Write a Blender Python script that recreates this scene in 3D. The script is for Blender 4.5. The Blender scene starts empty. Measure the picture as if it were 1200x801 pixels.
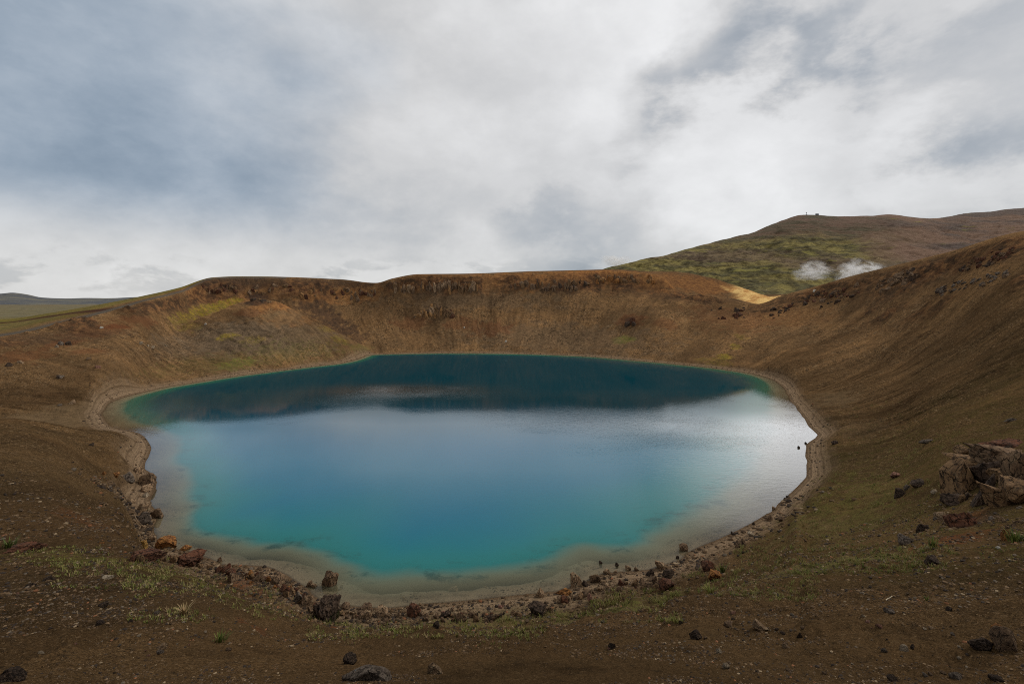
import bpy, math, random
import numpy as np
C = bpy.context.scene.collection
rad = math.radians
F, PX, PY, HC = 567.0, 600.0, 352.0, 39.0      # focal length and horizon of the photograph in its pixels; eye height above the lake
rng = np.random.default_rng(7)
random.seed(7)

# ------------------------------------------------------------------ noise
_perm = np.random.default_rng(3).permutation(4096).astype(np.int32)
_grad = np.random.default_rng(4).normal(size=(4096, 3)).astype(np.float32)
_grad /= np.linalg.norm(_grad, axis=1)[:, None]
def perlin(x, y, z=0.0):
    x, y = np.broadcast_arrays(np.asarray(x, np.float32), np.asarray(y, np.float32))
    z = np.broadcast_to(np.asarray(z, np.float32), x.shape)
    xi, yi, zi = [np.floor(a).astype(np.int32) for a in (x, y, z)]
    xf, yf, zf = x - xi, y - yi, z - zi
    u, v, w = [t*t*t*(t*(t*6-15)+10) for t in (xf, yf, zf)]
    def g(i, j, k):
        h = _perm[(_perm[(_perm[(xi+i) & 4095] + yi + j) & 4095] + zi + k) & 4095]
        G = _grad[h]
        return G[..., 0]*(xf-i) + G[..., 1]*(yf-j) + G[..., 2]*(zf-k)
    def lx(j, k):
        a = g(0, j, k); return a + u*(g(1, j, k)-a)
    def ly(k):
        a = lx(0, k); return a + v*(lx(1, k)-a)
    a = ly(0)
    if not np.any(zf): return a*1.6
    return (a + w*(ly(1)-a))*1.6
def fbm(x, y, z=0.0, o=4, gain=0.5, ridge=False):
    s = 0; a = 1.0; n = 0
    for i in range(o):
        p = perlin(np.asarray(x)*2.03**i + 17.3*i, np.asarray(y)*2.03**i - 9.1*i, np.asarray(z)*2.03**i)
        if ridge: p = 1-2*np.abs(p)
        s = s + a*p; n += a; a *= gain
    return s/n
def sstep(a, b, x):
    t = np.clip((x-a)/(b-a), 0, 1); return t*t*(3-2*t)
def pchip(x, y, xi):
    x = np.asarray(x, float); y = np.asarray(y, float); xi = np.asarray(xi, float)
    h = np.diff(x); d = np.diff(y)/h
    m = np.zeros_like(y); m[0] = d[0]; m[-1] = d[-1]
    for i in range(1, len(x)-1):
        if d[i-1]*d[i] > 0:
            w1 = 2*h[i]+h[i-1]; w2 = h[i]+2*h[i-1]
            m[i] = (w1+w2)/(w1/d[i-1]+w2/d[i])
    k = np.clip(np.searchsorted(x, xi)-1, 0, len(x)-2)
    t = (np.clip(xi, x[0], x[-1])-x[k])/h[k]
    return (2*t**3-3*t**2+1)*y[k] + (t**3-2*t**2+t)*h[k]*m[k] + (-2*t**3+3*t**2)*y[k+1] + (t**3-t**2)*h[k]*m[k+1]

# ------------------------------------------------------------------ shoreline (the lake's outline on the plane z = 0)
SH = [(122,490),(120.5,484),(123,478),(130,471.5),(150,464),(175,458),(200,452.5),(240,446),(280,440),(320,435),(360,430),(395,426),(415,422),
 (425,418.5),(433,415.7),(455,414.8),(480,414.2),(520,413.7),(560,413.6),(600,414.2),(650,415.5),(700,418),(740,421.5),(780,425),(820,429),(850,432.5),
 (880,437.5),(900,443),(912,449),(919,456),(925,467),(933,478),(941,490),(948,500),(953,505),(957,509),(956,513),(950,517),(945,521),(945,531),
 (946,545),(942,558),(933,569),(920,583),(912,591),(907,598),(895,605),(880,613),(860,622.5),(840,633),(820,640),(806,646),(796,655),(780,660),
 (760,667),(735,668),(705,670),(690,677),(670,686),(655,692),(625,696),(590,698.5),(560,700.5),(520,704),(490,707),(455,711),(430,711),(405,709),(385,706),
 (370,697),(360,689),(350,683),(335,675),(322,669.5),(310,665),(285,662),(262,661),(255,656),(232,648),(220,644),(205,643),(195,640),(184,632),
 (179,623),(179,615),(185,606),(188,600),(183,595),(177,590),(178,582),(182,575),(183,565),(181,558),(176,553),(171,549),(173,540),(177,526),(176,519),
 (172,513),(165,508.5),(155,505.5),(140,502.5),(130,498.5),(124,494)]
def on_water(px, py):
    D = HC*F/(py-PY); return ((px-PX)/F*D, D)
shore = np.array([on_water(*p) for p in SH])
def resample(P, step):
    Q = np.vstack([P, P[:1]]); out = []
    n = len(P)
    for i in range(n):
        p0, p1, p2, p3 = P[i-1], P[i], P[(i+1) % n], P[(i+2) % n]
        k = max(1, int(np.linalg.norm(p2-p1)/step))
        for j in range(k):
            t = j/k
            q = 0.5*((2*p1)+(-p0+p2)*t+(2*p0-5*p1+4*p2-p3)*t*t+(-p0+3*p1-3*p2+p3)*t**3)
            out.append(q)
    return np.array(out)
shore = resample(shore, 3.0)
shore += np.stack([fbm(shore[:, 0]*.09, shore[:, 1]*.09, 3.3, 3), fbm(shore[:, 0]*.09, shore[:, 1]*.09, 8.3, 3)], 1)*0.9
def _shore_exact(x, y):
    """signed distance to the shoreline: positive on land"""
    x = np.asarray(x, float).ravel(); y = np.asarray(y, float).ravel()
    A = shore; B = np.roll(shore, -1, 0)
    best = np.full(x.shape, 1e18); inside = np.zeros(x.shape, bool)
    for a, b in zip(A, B):
        ex, ey = b-a; L = ex*ex+ey*ey
        t = np.clip(((x-a[0])*ex+(y-a[1])*ey)/L, 0, 1)
        best = np.minimum(best, (x-a[0]-t*ex)**2+(y-a[1]-t*ey)**2)
        c = (a[1] > y) != (b[1] > y)
        if c.any():
            xi = a[0]+(y[c]-a[1])*ex/ey
            inside[np.where(c)[0]] ^= x[c] < xi
    d = np.sqrt(best); return np.where(inside, -d, d)
SX0, SY0, SST = shore[:, 0].min()-50, shore[:, 1].min()-50, .9
_sx = np.arange(SX0, shore[:, 0].max()+52, SST); _sy = np.arange(SY0, shore[:, 1].max()+52, SST)
_a, _b = np.meshgrid(_sx, _sy, indexing='ij'); SGRID = _shore_exact(_a, _b).reshape(_a.shape)
def shore_dist(x, y):
    x = np.asarray(x, float).ravel(); y = np.asarray(y, float).ravel()
    u = np.clip((x-SX0)/SST, 0, len(_sx)-1.001); v = np.clip((y-SY0)/SST, 0, len(_sy)-1.001)
    i = u.astype(int); j = v.astype(int); u = u-i; v = v-j
    return (SGRID[i, j]*(1-u)+SGRID[i+1, j]*u)*(1-v)+(SGRID[i, j+1]*(1-u)+SGRID[i+1, j+1]*u)*v

# ------------------------------------------------------------------ ground profile: rows of knots along directions round the viewpoint
COL = {  # column of the photo: near slope, mid, near shore, far shore, toe, mid slope, cliff foot, rim, outer shoulder, plain   (distance, photo row)
 -150: [(8,790),(28,640),(80,525),(125,500),(150,478),(165,445),(185,415),(200,402),(280,388)],
 5:   [(8.5,797),(28,643),(100,500),(146,492),(165,470),(182,430),(198,406),(210,393.5),(320,376)],
 60:  [(8.5,797),(28,645),(104,510),(150,496),(168,474),(190,430),(215,395),(228,381.5),(320,367)],
 125: [(9,797),(28,650),(126,524),(168,485),(178,468),(205,420),(240,380),(258,365),(335,355)],
 175: [(9,797),(27,665),(84,616),(208,458),(215,449),(240,408),(275,368),(295,350.5),(345,345)],
 210: [(9,797),(26,676),(77,640),(223,451),(231,442),(275,402),(319,364),(333,342),(365,337)],
 250: [(9,797),(25,692),(73,655),(238,445),(246,437),(325,383),(363,352),(379,326),(400,325)],
 290: [(9,797),(23,708),(71,663),(252,438.5),(262,431),(345,384),(378,353),(393,324.5),(415,324)],
 330: [(9,797),(22,722),(68,673),(277,433),(285,427),(366,386),(389,351),(404,325),(430,324.5)],
 400: [(9,797),(20,740),(62.3,707),(330,418),(352,414),(395,382),(420,346),(430,328),(455,327.5)],
 440: [(9,797),(20,742),(61.6,711),(355,414.3),(362,411),(400,380),(425,347),(433,331.5),(455,332)],
 460: [(9,797),(20,742),(61.8,710),(356,414.2),(363,411),(400,380),(426,345),(435,327),(457,326.5)],
 490: [(9,797),(20,742),(62.6,705.5),(357,414),(364,411),(400,380),(428,341),(438,322),(462,321.5)],
 560: [(9,797),(20,742),(63.7,699.5),(359,413.6),(366,410.5),(402,379),(430,340),(445,321.5),(470,320.5)],
 640: [(9,797),(20,740),(64.8,693),(353,414.9),(361,411.5),(400,379),(430,338),(448,318.5),(475,317.5)],
 715: [(9,797),(21,733),(70,669),(328,419.5),(336,415.5),(380,381),(428,337),(447,317),(475,316)],
 770: [(9,797),(22,725),(71,663),(308,424),(317,419),(368,381),(420,344),(440,322),(465,321)],
 800: [(9,797),(24,712),(74,651),(296.5,427),(305,421.5),(360,385),(410,352),(428,343.5),(445,344)],
 845: [(9,797),(25,706),(79,632),(277,432),(285,426.5),(340,389),(400,359),(420,349.5),(436,351)],
 885: [(9,797),(26,698),(86,609),(254,439),(262,434),(320,393),(385,365),(412,356.5),(432,358)],
 920: [(9,797),(27,690),(96,583),(212,456),(225,446),(290,396),(370,361),(402,345),(430,347)],
 935: [(9,797),(28,685),(103,567),(171,481.5),(200,460),(280,398),(362,356),(393,341),(421,343)],
 950: [(9,797),(28,680),(82,602),(125,524),(190,464),(270,401),(355,353),(385,337),(412,339)],
 1000:[(9,797),(30,668),(75,600),(125,515),(170,466),(250,401),(310,349),(345,323),(372,325)],
 1050:[(9,797),(30,661),(70,590),(115,510),(158,456),(220,396),(275,338),(310,310.5),(340,313)],
 1100:[(9,797),(28,658),(62,580),(100,500),(140,445),(195,386),(245,326),(278,298),(312,302)],
 1195:[(8.5,797),(25,656),(50,570),(80,490),(115,422),(155,358),(195,304),(225,271.5),(262,276)],
 1350:[(8,790),(20,650),(38,560),(60,470),(85,395),(120,328),(155,280),(185,250),(220,258)],
}
PLAIN = {-150:-19, 5:-19, 60:-19, 125:-17, 175:-14, 210:-12, 250:-10, 440:-8, 640:-5, 770:0, 845:6, 885:8, 1000:9, 1100:8, 1350:5}
cols = []
for px, ks in sorted(COL.items()):
    s = (px-PX)/F; q = math.sqrt(1+s*s)
    r = [0.0, 1.6]+[D*q for D, py in ks]; z = [-1.9, -2.3]+[-(py-PY)/F*D for D, py in ks]
    pz = float(np.interp(px, sorted(PLAIN), [PLAIN[k] for k in sorted(PLAIN)]))
    r += [max(760.0, r[-1]+200), 2500, 14000]; z += [pz, pz-2, pz-4]
    cols.append((math.degrees(math.atan(s)), r, z))
for az, r, z in ((72, [8,20,35,50,70,100,130,160,190], [-4.5,-6,-7,-5,0,10,20,30,29]), (105, [8,20,35,50,70,100,130,160,190], [-2.6,-2.2,-1,1,3,6,9,11,11]),
                 (-72, [8,24,60,85,110,130,150,170,200], [-4.6,-8,-15,-17,-15,-12,-9,-7,-9]), (-105, [8,24,50,70,90,110,130,150,180], [-2.8,-3,-3.5,-4,-4,-4,-4,-4,-5]),
                 (150, [8,20,35,50,70,100,130,160,190], [-1.8]*9), (-150, [8,20,35,50,70,100,130,160,190], [-1.9]*9)):
    cols.append((az, [0, 1.6]+r+[760, 2500, 14000], [-1.75, -1.8]+z+[-6, -10, -12]))
cols.sort()
cols = [(cols[-1][0]-360, cols[-1][1], cols[-1][2])]+cols+[(cols[0][0]+360, cols[0][1], cols[0][2])]
KA = np.array([c[0] for c in cols]); KR = np.array([c[1] for c in cols]); KZ = np.array([c[2] for c in cols])

AZ = np.concatenate([np.linspace(-51, 51, 1200), np.linspace(51, 309, 90)[1:-1]])
RHO = np.concatenate([[0.25, .7, 1.2, 1.6], np.geomspace(2, 65, 500), np.arange(65.35, 135, .36), np.arange(135.5, 490, .62), np.geomspace(491, 1500, 70), np.geomspace(1560, 13500, 40)])
azq = np.where(AZ > 180, AZ-360, AZ)
kr = np.stack([pchip(KA, KR[:, k], azq) for k in range(KR.shape[1])], 1)
kz = np.stack([pchip(KA, KZ[:, k], azq) for k in range(KR.shape[1])], 1)
Z = np.stack([pchip(kr[i], kz[i], RHO) for i in range(len(AZ))], 0)
TT = np.stack([np.interp(RHO, kr[i], np.arange(kr.shape[1])) for i in range(len(AZ))], 0)   # knot coordinate: 4 near shore, 5 far shore, 6 toe, 8 cliff foot, 9 rim
X = np.sin(np.radians(AZ))[:, None]*RHO[None]; Y = np.cos(np.radians(AZ))[:, None]*RHO[None]
sh = X.shape
Xf, Yf, Zf, Tf = X.ravel(), Y.ravel(), Z.ravel().copy()+HC, TT.ravel()
SP = np.maximum(np.repeat(np.gradient(RHO)[None], sh[0], 0).ravel(), np.hypot(Xf, Yf)*0.0016)   # vertex spacing
def P(px, py, D): return np.array([(px-PX)/F*D, D, HC-(py-PY)/F*D])

# buttresses: ridges whose flanks fall at the angle of repose
def ridge(pts, slope, soft=2.0, rough=0.0, tmin=-1):
    global Zf
    pts = np.array(pts); lo = pts.min(0)-90; hi = pts.max(0)+90
    m = np.where((Xf > lo[0]) & (Xf < hi[0]) & (Yf > lo[1]) & (Yf < hi[1]) & (Tf > tmin))[0]
    x, y = Xf[m], Yf[m]
    best = np.full(x.shape, -1e9)
    for a, b in zip(pts[:-1], pts[1:]):
        e = b[:2]-a[:2]
        t = np.clip(((x-a[0])*e[0]+(y-a[1])*e[1])/(e@e), 0, 1)
        d = np.hypot(x-a[0]-t*e[0], y-a[1]-t*e[1])
        best = np.maximum(best, a[2]+t*(b[2]-a[2])-slope*(np.sqrt(d*d+9)-3))
    if rough: best = best+rough*fbm(x*.08, y*.08, 2.2, 4)
    dz = best-Zf[m]
    Zf[m] = np.where(dz < -5*soft, Zf[m], Zf[m]+0.5*(dz+np.sqrt(dz*dz+soft*soft))*sstep(-5*soft, -2*soft, dz))
ridge([P(195,392,290), P(225,378.5,303), P(250,369,313), P(268,360.5,320), P(285,353.5,328), P(299,349.5,332), P(318,352,336), P(345,365,343), P(385,386,352), P(427,413.5,361)], .60, .8, .6)
ridge([P(-90,488,96), P(5,498,102), P(55,506,106), P(98,524,110), P(128,548,106)], .42, 1.5, .8)
ridge([P(730,318,478), P(775,317.5,488), P(805,319,492), P(830,324.5,488), P(850,331,482), P(880,341,474), P(906,349.5,462)], .42, 1.5, 1.0, 8.95)

SD = np.full(Xf.shape, 200.0)
m = (Xf > shore[:, 0].min()-45) & (Xf < shore[:, 0].max()+45) & (Yf > shore[:, 1].min()-45) & (Yf < shore[:, 1].max()+45)
SD[m] = shore_dist(Xf[m], Yf[m])
land = SD > 0
RH = np.hypot(Xf, Yf)
# relief of the loose slopes: rills down the fall line, hummocks, clods near the viewpoint
CX, CY = -10.0, 205.0
th = np.arctan2(Xf-CX, Yf-CY); rc = np.hypot(Xf-CX, Yf-CY)
def fade(wl): return 1-sstep(.25*wl, .55*wl, SP)       # drop detail finer than the mesh
nz = np.zeros_like(Zf)
def on(mask, fn):
    """evaluate fn only where mask is not zero"""
    k = np.where(mask > 1e-3)[0]; o = np.zeros_like(Zf); o[k] = mask[k]*fn(k); return o
side = sstep(80, 140, RH)*(1-sstep(8.7, 9.0, Tf))*(Zf > 0)
wob = np.zeros_like(Zf); k_ = np.where(RH < 600)[0]; wob[k_] = fbm(Xf[k_]*.02, Yf[k_]*.02, 1.0, 3)
nz += on(sstep(40, 90, RH)*(1-.7*sstep(8.4, 9, Tf))*(RH < 700), lambda k: 1.3*fbm(Xf[k]*.018, Yf[k]*.018, .5, 3))
ast = .35+1.1*sstep(-.25, .35, wob)
nz += on(side, lambda k: .75*perlin(th[k]*21+wob[k]*.8, rc[k]*.010, 4.)+ast[k]*(.75*fbm(th[k]*46+wob[k]*1.2, rc[k]*.02, 9., 3, .6, ridge=True)+.30*fbm(th[k]*130+wob[k]*2, rc[k]*.035, 2., 2, .6, ridge=True)))
for (bx, by, bD, br, bh) in ((772,372,372,26,5.5),(700,385,375,22,-2.5),(620,378,392,30,2.0),(850,385,335,20,2.5)):
    q_ = P(bx, by, bD); nz += bh*np.exp(-((Xf-q_[0])**2+(Yf-q_[1])**2)/br**2)*(Zf > 0)
nz += on(side, lambda k: .7*fbm(Xf[k]*.07, Yf[k]*.07, Zf[k]*.07, 5, .58))
# broken rock band under the rim
nb = on((RH < 620)*1.0, lambda k: fbm(th[k]*6, rc[k]*.01, 7.7, 3))
band = sstep(7.75, 8.1, Tf+nb*.35)*(1-sstep(8.5, 8.8, Tf))
azd = np.degrees(np.arctan2(Xf, Yf))
rocky = on((band > 0)*1.0, lambda k: sstep(.0, .35, fbm(th[k]*9, th[k]*3, 2.7, 2)+.12))
rocky = np.where((azd > -13) & (azd < -3.5), 1.0, rocky)
rocky = np.where(azd > 26, np.maximum(rocky, .75+0*rocky), rocky)
cliff = band*rocky
cl_h = on(cliff, lambda k: np.where((azd[k] > -13) & (azd[k] < -3.5), 2.2, .9)*(fbm(th[k]*40+wob[k]*2, Zf[k]*.06, 3.1, 4, .6, ridge=True)-.35)+3.6*(fbm(Xf[k]*.055, Yf[k]*.055, Zf[k]*.10, 6, .6, ridge=True)-.3)*(.4+1.2*sstep(-.2, .4, fbm(Xf[k]*.02, Yf[k]*.02, 4.4, 2))))
nz += cl_h*np.where(azd > 20, 1.2, 1.0)
# second, lower rubble band on the right wall
rb = np.exp(-((Tf-7.45-.25*nb)/.16)**2)*sstep(31, 36, azd)
rb = on(rb, lambda k: sstep(-.1, .25, fbm(Xf[k]*.05, Yf[k]*.05, 6.1, 3)))
nz += on(rb, lambda k: 1.8*(fbm(Xf[k]*.2, Yf[k]*.2, Zf[k]*.2, 5, .6, ridge=True)+.1))
cliff = np.maximum(cliff, rb)
# hummocks and clods of the near slope
near = 1-sstep(70, 130, RH)
hum = on((near > 0)*1.0, lambda k: sstep(-.15, .45, fbm(Xf[k]*.05, Yf[k]*.05, 4.4, 3)+.1))
lip = np.exp(-((SD-7)/7)**2)*near
nz += on(near*sstep(9, 20, RH), lambda k: .62*fbm(Xf[k]*.16, Yf[k]*.16, 1.9, 4, .55)*(.45+hum[k]+lip[k]))
nz += on(near*sstep(8, 16, RH)*fade(1.6), lambda k: .26*fbm(Xf[k]*.6, Yf[k]*.6, 5.9, 4, .6)*(.3+1.2*hum[k]+1.2*lip[k]))
nz += on(near*sstep(5, 10, RH)*fade(.5), lambda k: .07*fbm(Xf[k]*2.2, Yf[k]*2.2, 2.9, 3, .6)*(.5+hum[k])+.05*np.maximum(0, fbm(Xf[k]*5, Yf[k]*5, 7.9, 2)))
nz += on((1-sstep(30, 60, RH))*sstep(9, 18, RH)*(.25+.75*sstep(2, 25, azd+6*wob)), lambda k: .34*fbm((RH[k]-.25*Xf[k])*.7+1.6*perlin(Xf[k]*.09, Yf[k]*.09, 3), Xf[k]*.05, 1.1, 3, .55))
nz *= np.where(RH > 1200, 0, 1)
nz += on(sstep(600, 2500, RH), lambda k: 6*fbm(Xf[k]*.0016, Yf[k]*.0016, 2, 4))
edge = sstep(0, 9, SD)
Zl = Zf+nz*edge
bl = np.where(RH < 110, 3.0, 7.0)
w = sstep(0, 1, np.clip(SD/bl, 0, 1))
beach = .10*SD+on(((SD > 0) & (SD < 12))*sstep(0, 3, SD), lambda k: .16*fbm(Xf[k]*.3, Yf[k]*.3, 6.6, 3))
Zl = beach*(1-w)+np.maximum(Zl, .06*np.minimum(SD, 30)+.05)*w
dd = np.maximum(-SD+on(sstep(2, 8, -SD), lambda k: 2.0*fbm(Xf[k]*.10, Yf[k]*.10, 2.4, 4)), .0)*(1+.5*(1-sstep(75, 100, Yf))+1.3*sstep(150, 260, Yf)+.7*sstep(-25, -60, Xf))
bed = -np.interp(dd, [0, 2.5, 5.5, 8, 11, 19, 31, 60, 200], [0, .35, .95, 1.7, 3.2, 7.5, 14, 27, 36])
bed += on(sstep(1, 5, -SD)*(SD > -30), lambda k: .25*fbm(Xf[k]*.5, Yf[k]*.5, 3.4, 3))
Zf = np.where(SD > 1.2e2, Zf+nz, np.where(land, Zl, bed))
ZG = Zf.reshape(sh)

def ground_z(x, y):
    a = math.degrees(math.atan2(x, y)) % 360
    if a > 309: a -= 360
    i = int(np.clip(np.searchsorted(AZ, a)-1, 0, len(AZ)-2)); ta = (a-AZ[i])/(AZ[i+1]-AZ[i])
    r = math.hypot(x, y); j = int(np.clip(np.searchsorted(RHO, r)-1, 0, len(RHO)-2)); tr = (r-RHO[j])/(RHO[j+1]-RHO[j])
    return (ZG[i, j]*(1-ta)+ZG[i+1, j]*ta)*(1-tr)+(ZG[i, j+1]*(1-ta)+ZG[i+1, j+1]*ta)*tr
def hit(px, py, dmin=0.0):
    """point of the ground (or lake) met by the line of sight through a photo pixel"""
    s = (px-PX)/F; a = math.degrees(math.atan(s)); q = math.sqrt(1+s*s)
    i = int(np.clip(np.searchsorted(AZ, a)-1, 0, len(AZ)-2)); t = (a-AZ[i])/(AZ[i+1]-AZ[i])
    zz = ZG[i]*(1-t)+ZG[i+1]*t
    D = RHO/q
    k = (PY-py)/F
    el = (np.maximum(zz, 0)-HC)/D
    ok = np.where((el >= k) & (D > max(dmin, 3)))[0]
    if len(ok) == 0: return None
    j = ok[0]
    e0, e1 = el[j-1], el[j]
    u = 1.0 if e1 <= e0 else min(1, max(0, (k-e0)/(e1-e0)))
    d = D[j-1]+u*(D[j]-D[j-1])
    return np.array([s*d, d, ground_z(s*d, d)])

# ------------------------------------------------------------------ mesh and node helpers
def mesh_obj(name, co, faces, mat, parent=None, smooth=True, attrs=None):
    """faces: (n,k) int array"""
    me = bpy.data.meshes.new(name)
    co = np.asarray(co, np.float32); faces = np.asarray(faces, np.int32); n, k = faces.shape
    me.vertices.add(len(co)); me.vertices.foreach_set('co', co.ravel())
    me.loops.add(n*k); me.loops.foreach_set('vertex_index', faces.ravel())
    me.polygons.add(n); me.polygons.foreach_set('loop_start', np.arange(n, dtype=np.int32)*k)
    me.update(calc_edges=True)
    me.polygons.foreach_set('use_smooth', np.full(n, smooth))
    for nm, v in (attrs or {}).items():
        v = np.asarray(v, np.float32)
        if v.ndim == 1:
            at = me.attributes.new(nm, 'FLOAT', 'POINT'); at.data.foreach_set('value', v)
        else:
            at = me.attributes.new(nm, 'FLOAT_COLOR', 'POINT'); at.data.foreach_set('color', np.hstack([v, np.ones((len(v), 1), np.float32)]).ravel())
    o = bpy.data.objects.new(name, me); C.objects.link(o)
    if mat: me.materials.append(mat)
    if parent: o.parent = parent
    return o
def tag(o, label, cat, group=None, kind=None):
    if label: o['label'] = label
    if cat: o['category'] = cat
    if group: o['group'] = group
    if kind: o['kind'] = kind
    return o
class NT:
    def __init__(s, tree): s.t = tree; s.n = tree.nodes; s.l = tree.links
    def node(s, typ, **kw):
        nd = s.n.new(typ)
        ins = kw.pop('ins', {})
        for k, v in kw.items(): setattr(nd, k, v)
        for k, v in ins.items(): s.put(nd.inputs[k], v)
        return nd
    def put(s, sock, v):
        if isinstance(v, bpy.types.NodeSocket): s.l.new(v, sock)
        elif isinstance(v, (tuple, list)) and len(v) == 3 and sock.type == 'RGBA': sock.default_value = (*v, 1)
        else: sock.default_value = v
    def math(s, op, a, b=0.0, c=None, clamp=False):
        nd = s.node('ShaderNodeMath', operation=op, use_clamp=clamp); s.put(nd.inputs[0], a); s.put(nd.inputs[1], b)
        if c is not None: s.put(nd.inputs[2], c)
        return nd.outputs[0]
    def mix(s, f, a, b, mode='MIX'):
        nd = s.node('ShaderNodeMix', data_type='RGBA', blend_type=mode, clamp_factor=True)
        s.put(nd.inputs[0], f); s.put(nd.inputs[6], a); s.put(nd.inputs[7], b); return nd.outputs[2]
    def ramp(s, f, a, b, lo=0.0, hi=1.0, smooth=True):
        nd = s.node('ShaderNodeMapRange', interpolation_type='SMOOTHSTEP' if smooth else 'LINEAR')
        s.put(nd.inputs[0], f); s.put(nd.inputs[1], a); s.put(nd.inputs[2], b); s.put(nd.inputs[3], lo); s.put(nd.inputs[4], hi); return nd.outputs[0]
    def noise(s, vec, scale, detail=4, rough=.5, dist=0.0, out=0):
        nd = s.node('ShaderNodeTexNoise'); s.put(nd.inputs['Scale'], scale); s.put(nd.inputs['Detail'], detail); s.put(nd.inputs['Roughness'], rough); s.put(nd.inputs['Distortion'], dist)
        if vec is not None: s.l.new(vec, nd.inputs['Vector'])
        return nd.outputs[out]
    def voro(s, vec, scale, feature='F1', out='Distance', rnd=1.0):
        nd = s.node('ShaderNodeTexVoronoi', feature=feature); s.put(nd.inputs['Scale'], scale); s.put(nd.inputs['Randomness'], rnd)
        if vec is not None: s.l.new(vec, nd.inputs['Vector'])
        return nd.outputs[out]
    def mapping(s, vec, scale=(1, 1, 1), loc=(0, 0, 0), rot=(0, 0, 0)):
        nd = s.node('ShaderNodeMapping'); s.l.new(vec, nd.inputs[0]); nd.inputs[1].default_value = loc; nd.inputs[2].default_value = rot; nd.inputs[3].default_value = scale; return nd.outputs[0]
    def attr(s, name, out='Fac'): return s.node('ShaderNodeAttribute', attribute_name=name).outputs[out]
    def sep(s, v):
        nd = s.node('ShaderNodeSeparateXYZ'); s.l.new(v, nd.inputs[0]); return nd.outputs
    def comb(s, x, y, z):
        nd = s.node('ShaderNodeCombineXYZ'); s.put(nd.inputs[0], x); s.put(nd.inputs[1], y); s.put(nd.inputs[2], z); return nd.outputs[0]
    def bump(s, h, strength=1.0, dist=1.0, normal=None):
        nd = s.node('ShaderNodeBump'); s.put(nd.inputs['Height'], h); s.put(nd.inputs['Strength'], strength); s.put(nd.inputs['Distance'], dist)
        if normal is not None: s.l.new(normal, nd.inputs['Normal'])
        return nd.outputs[0]
def new_mat(name):
    m = bpy.data.materials.new(name); m.use_nodes = True; m.node_tree.nodes.clear(); t = NT(m.node_tree)
    return m, t, t.node('ShaderNodeOutputMaterial')
def principled(t, out, col, rough=.95, normal=None, spec=.2):
    b = t.node('ShaderNodeBsdfPrincipled'); t.put(b.inputs['Base Color'], col); t.put(b.inputs['Roughness'], rough); b.inputs['Specular IOR Level'].default_value = spec
    if normal is not None: t.put(b.inputs['Normal'], normal)
    t.l.new(b.outputs[0], out.inputs[0]); return b

# ------------------------------------------------------------------ ground colour masks (what grows or lies where, plus sunlight put into the hill and spur spots)
def blob(px, py, rx, ry, amp=1.0, rag=.9, fr=.5, dmin=0):
    h = hit(px, py, dmin)
    if h is None: return 0
    D = h[1]; rr = max(rx, ry)*D/F
    q = ((Xf-h[0])/(rx*D/F))**2+((Yf-h[1])/(rr*1.6))**2+((Zf-h[2])/(ry*D/F))**2
    mm = q < 6
    o = np.zeros_like(Xf)
    e = np.sqrt(q[mm])+rag*fbm(Xf[mm]*fr*60/D, Yf[mm]*fr*60/D, Zf[mm]*fr*60/D, 4)
    o[mm] = amp*(1-sstep(.55, 1.15, e)); return o
def blobs(L):
    o = np.zeros_like(Xf)
    for b in L: o = np.maximum(o, blob(*b))
    return o
green = blobs([(278,426,20,8,.9,1.2,1.2),(733,397,13,4,1.0,.6,1.),(728,400,9,5,.7,1.,1.),(423,408,22,6,.45,1.,1.),(345,412,60,12,.3,1.5,1.5),(250,425,60,8,.22,1.5,1.5),
  (980,658,130,15,.9,1.2,.5),(860,690,70,20,.6,1.3,.5),(1000,600,130,34,.4,1.4,.6),(250,690,100,25,.7,1.3,.5),(560,728,130,18,.75,1.3,.5),(720,717,90,18,.8,1.3,.5),(120,655,100,12,.7,1.3,.5),
  (500,335,0.1,.1,0)])
yell = blobs([(277,352,9,4,1.,.8,1.2,338),(266,356,12,5,1.,.8,1.2,336),(250,361,16,6,1.,.8,1.2,330),(236,366,16,6,.9,.9,1.2,322),(219,371,16,6,.7,1.,1.2,312),(205,379,16,6,.5,1.2,1.2,300),(225,383,16,5,.35,1.3,1.2),
  (265,394,13,4,.7,1.,1.),(300,398,14,4,.35,1.2,1.),(398,397,10,12,.5,1.1,1.),(385,385,20,4,.45,1.1,1.),(850,418,8,8,.9,.9,1.2),(862,406,6,9,.6,1.2,1.2),(870,395,6,10,.35,1.2,1.2),(548,413,8,3,.5),(535,413,5,2,.4),(835,424,20,5,.3)])
red = blobs([(135,382,12,5,1.,.8,1.),(165,375,22,9,.6,1.1,1.),(110,388,26,9,.5,1.,1.),(75,402,16,7,.6,1.,1.),(15,418,26,10,.5,1.2,1.),(100,412,18,6,.5),
  (320,678,45,16,1.,.7,.6),(350,694,35,12,1.,.7,.6),(340,722,55,9,.9,.9,.6),(390,735,45,8,.8,.9,.6),(300,735,40,6,.5),(100,610,70,12,.35,1.3,.7),(1120,632,75,16,.8,1.1,.7),(1140,605,30,12,.6),
  (575,385,26,10,.55,1.1,1.),(740,375,16,10,.6,1.,1.),(780,380,14,9,.45),(860,375,50,22,.35,1.2,1.),(480,378,26,8,.5,1.1,1.),(540,378,22,8,.5,1.1,1.),(300,365,18,6,.5)])
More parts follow.
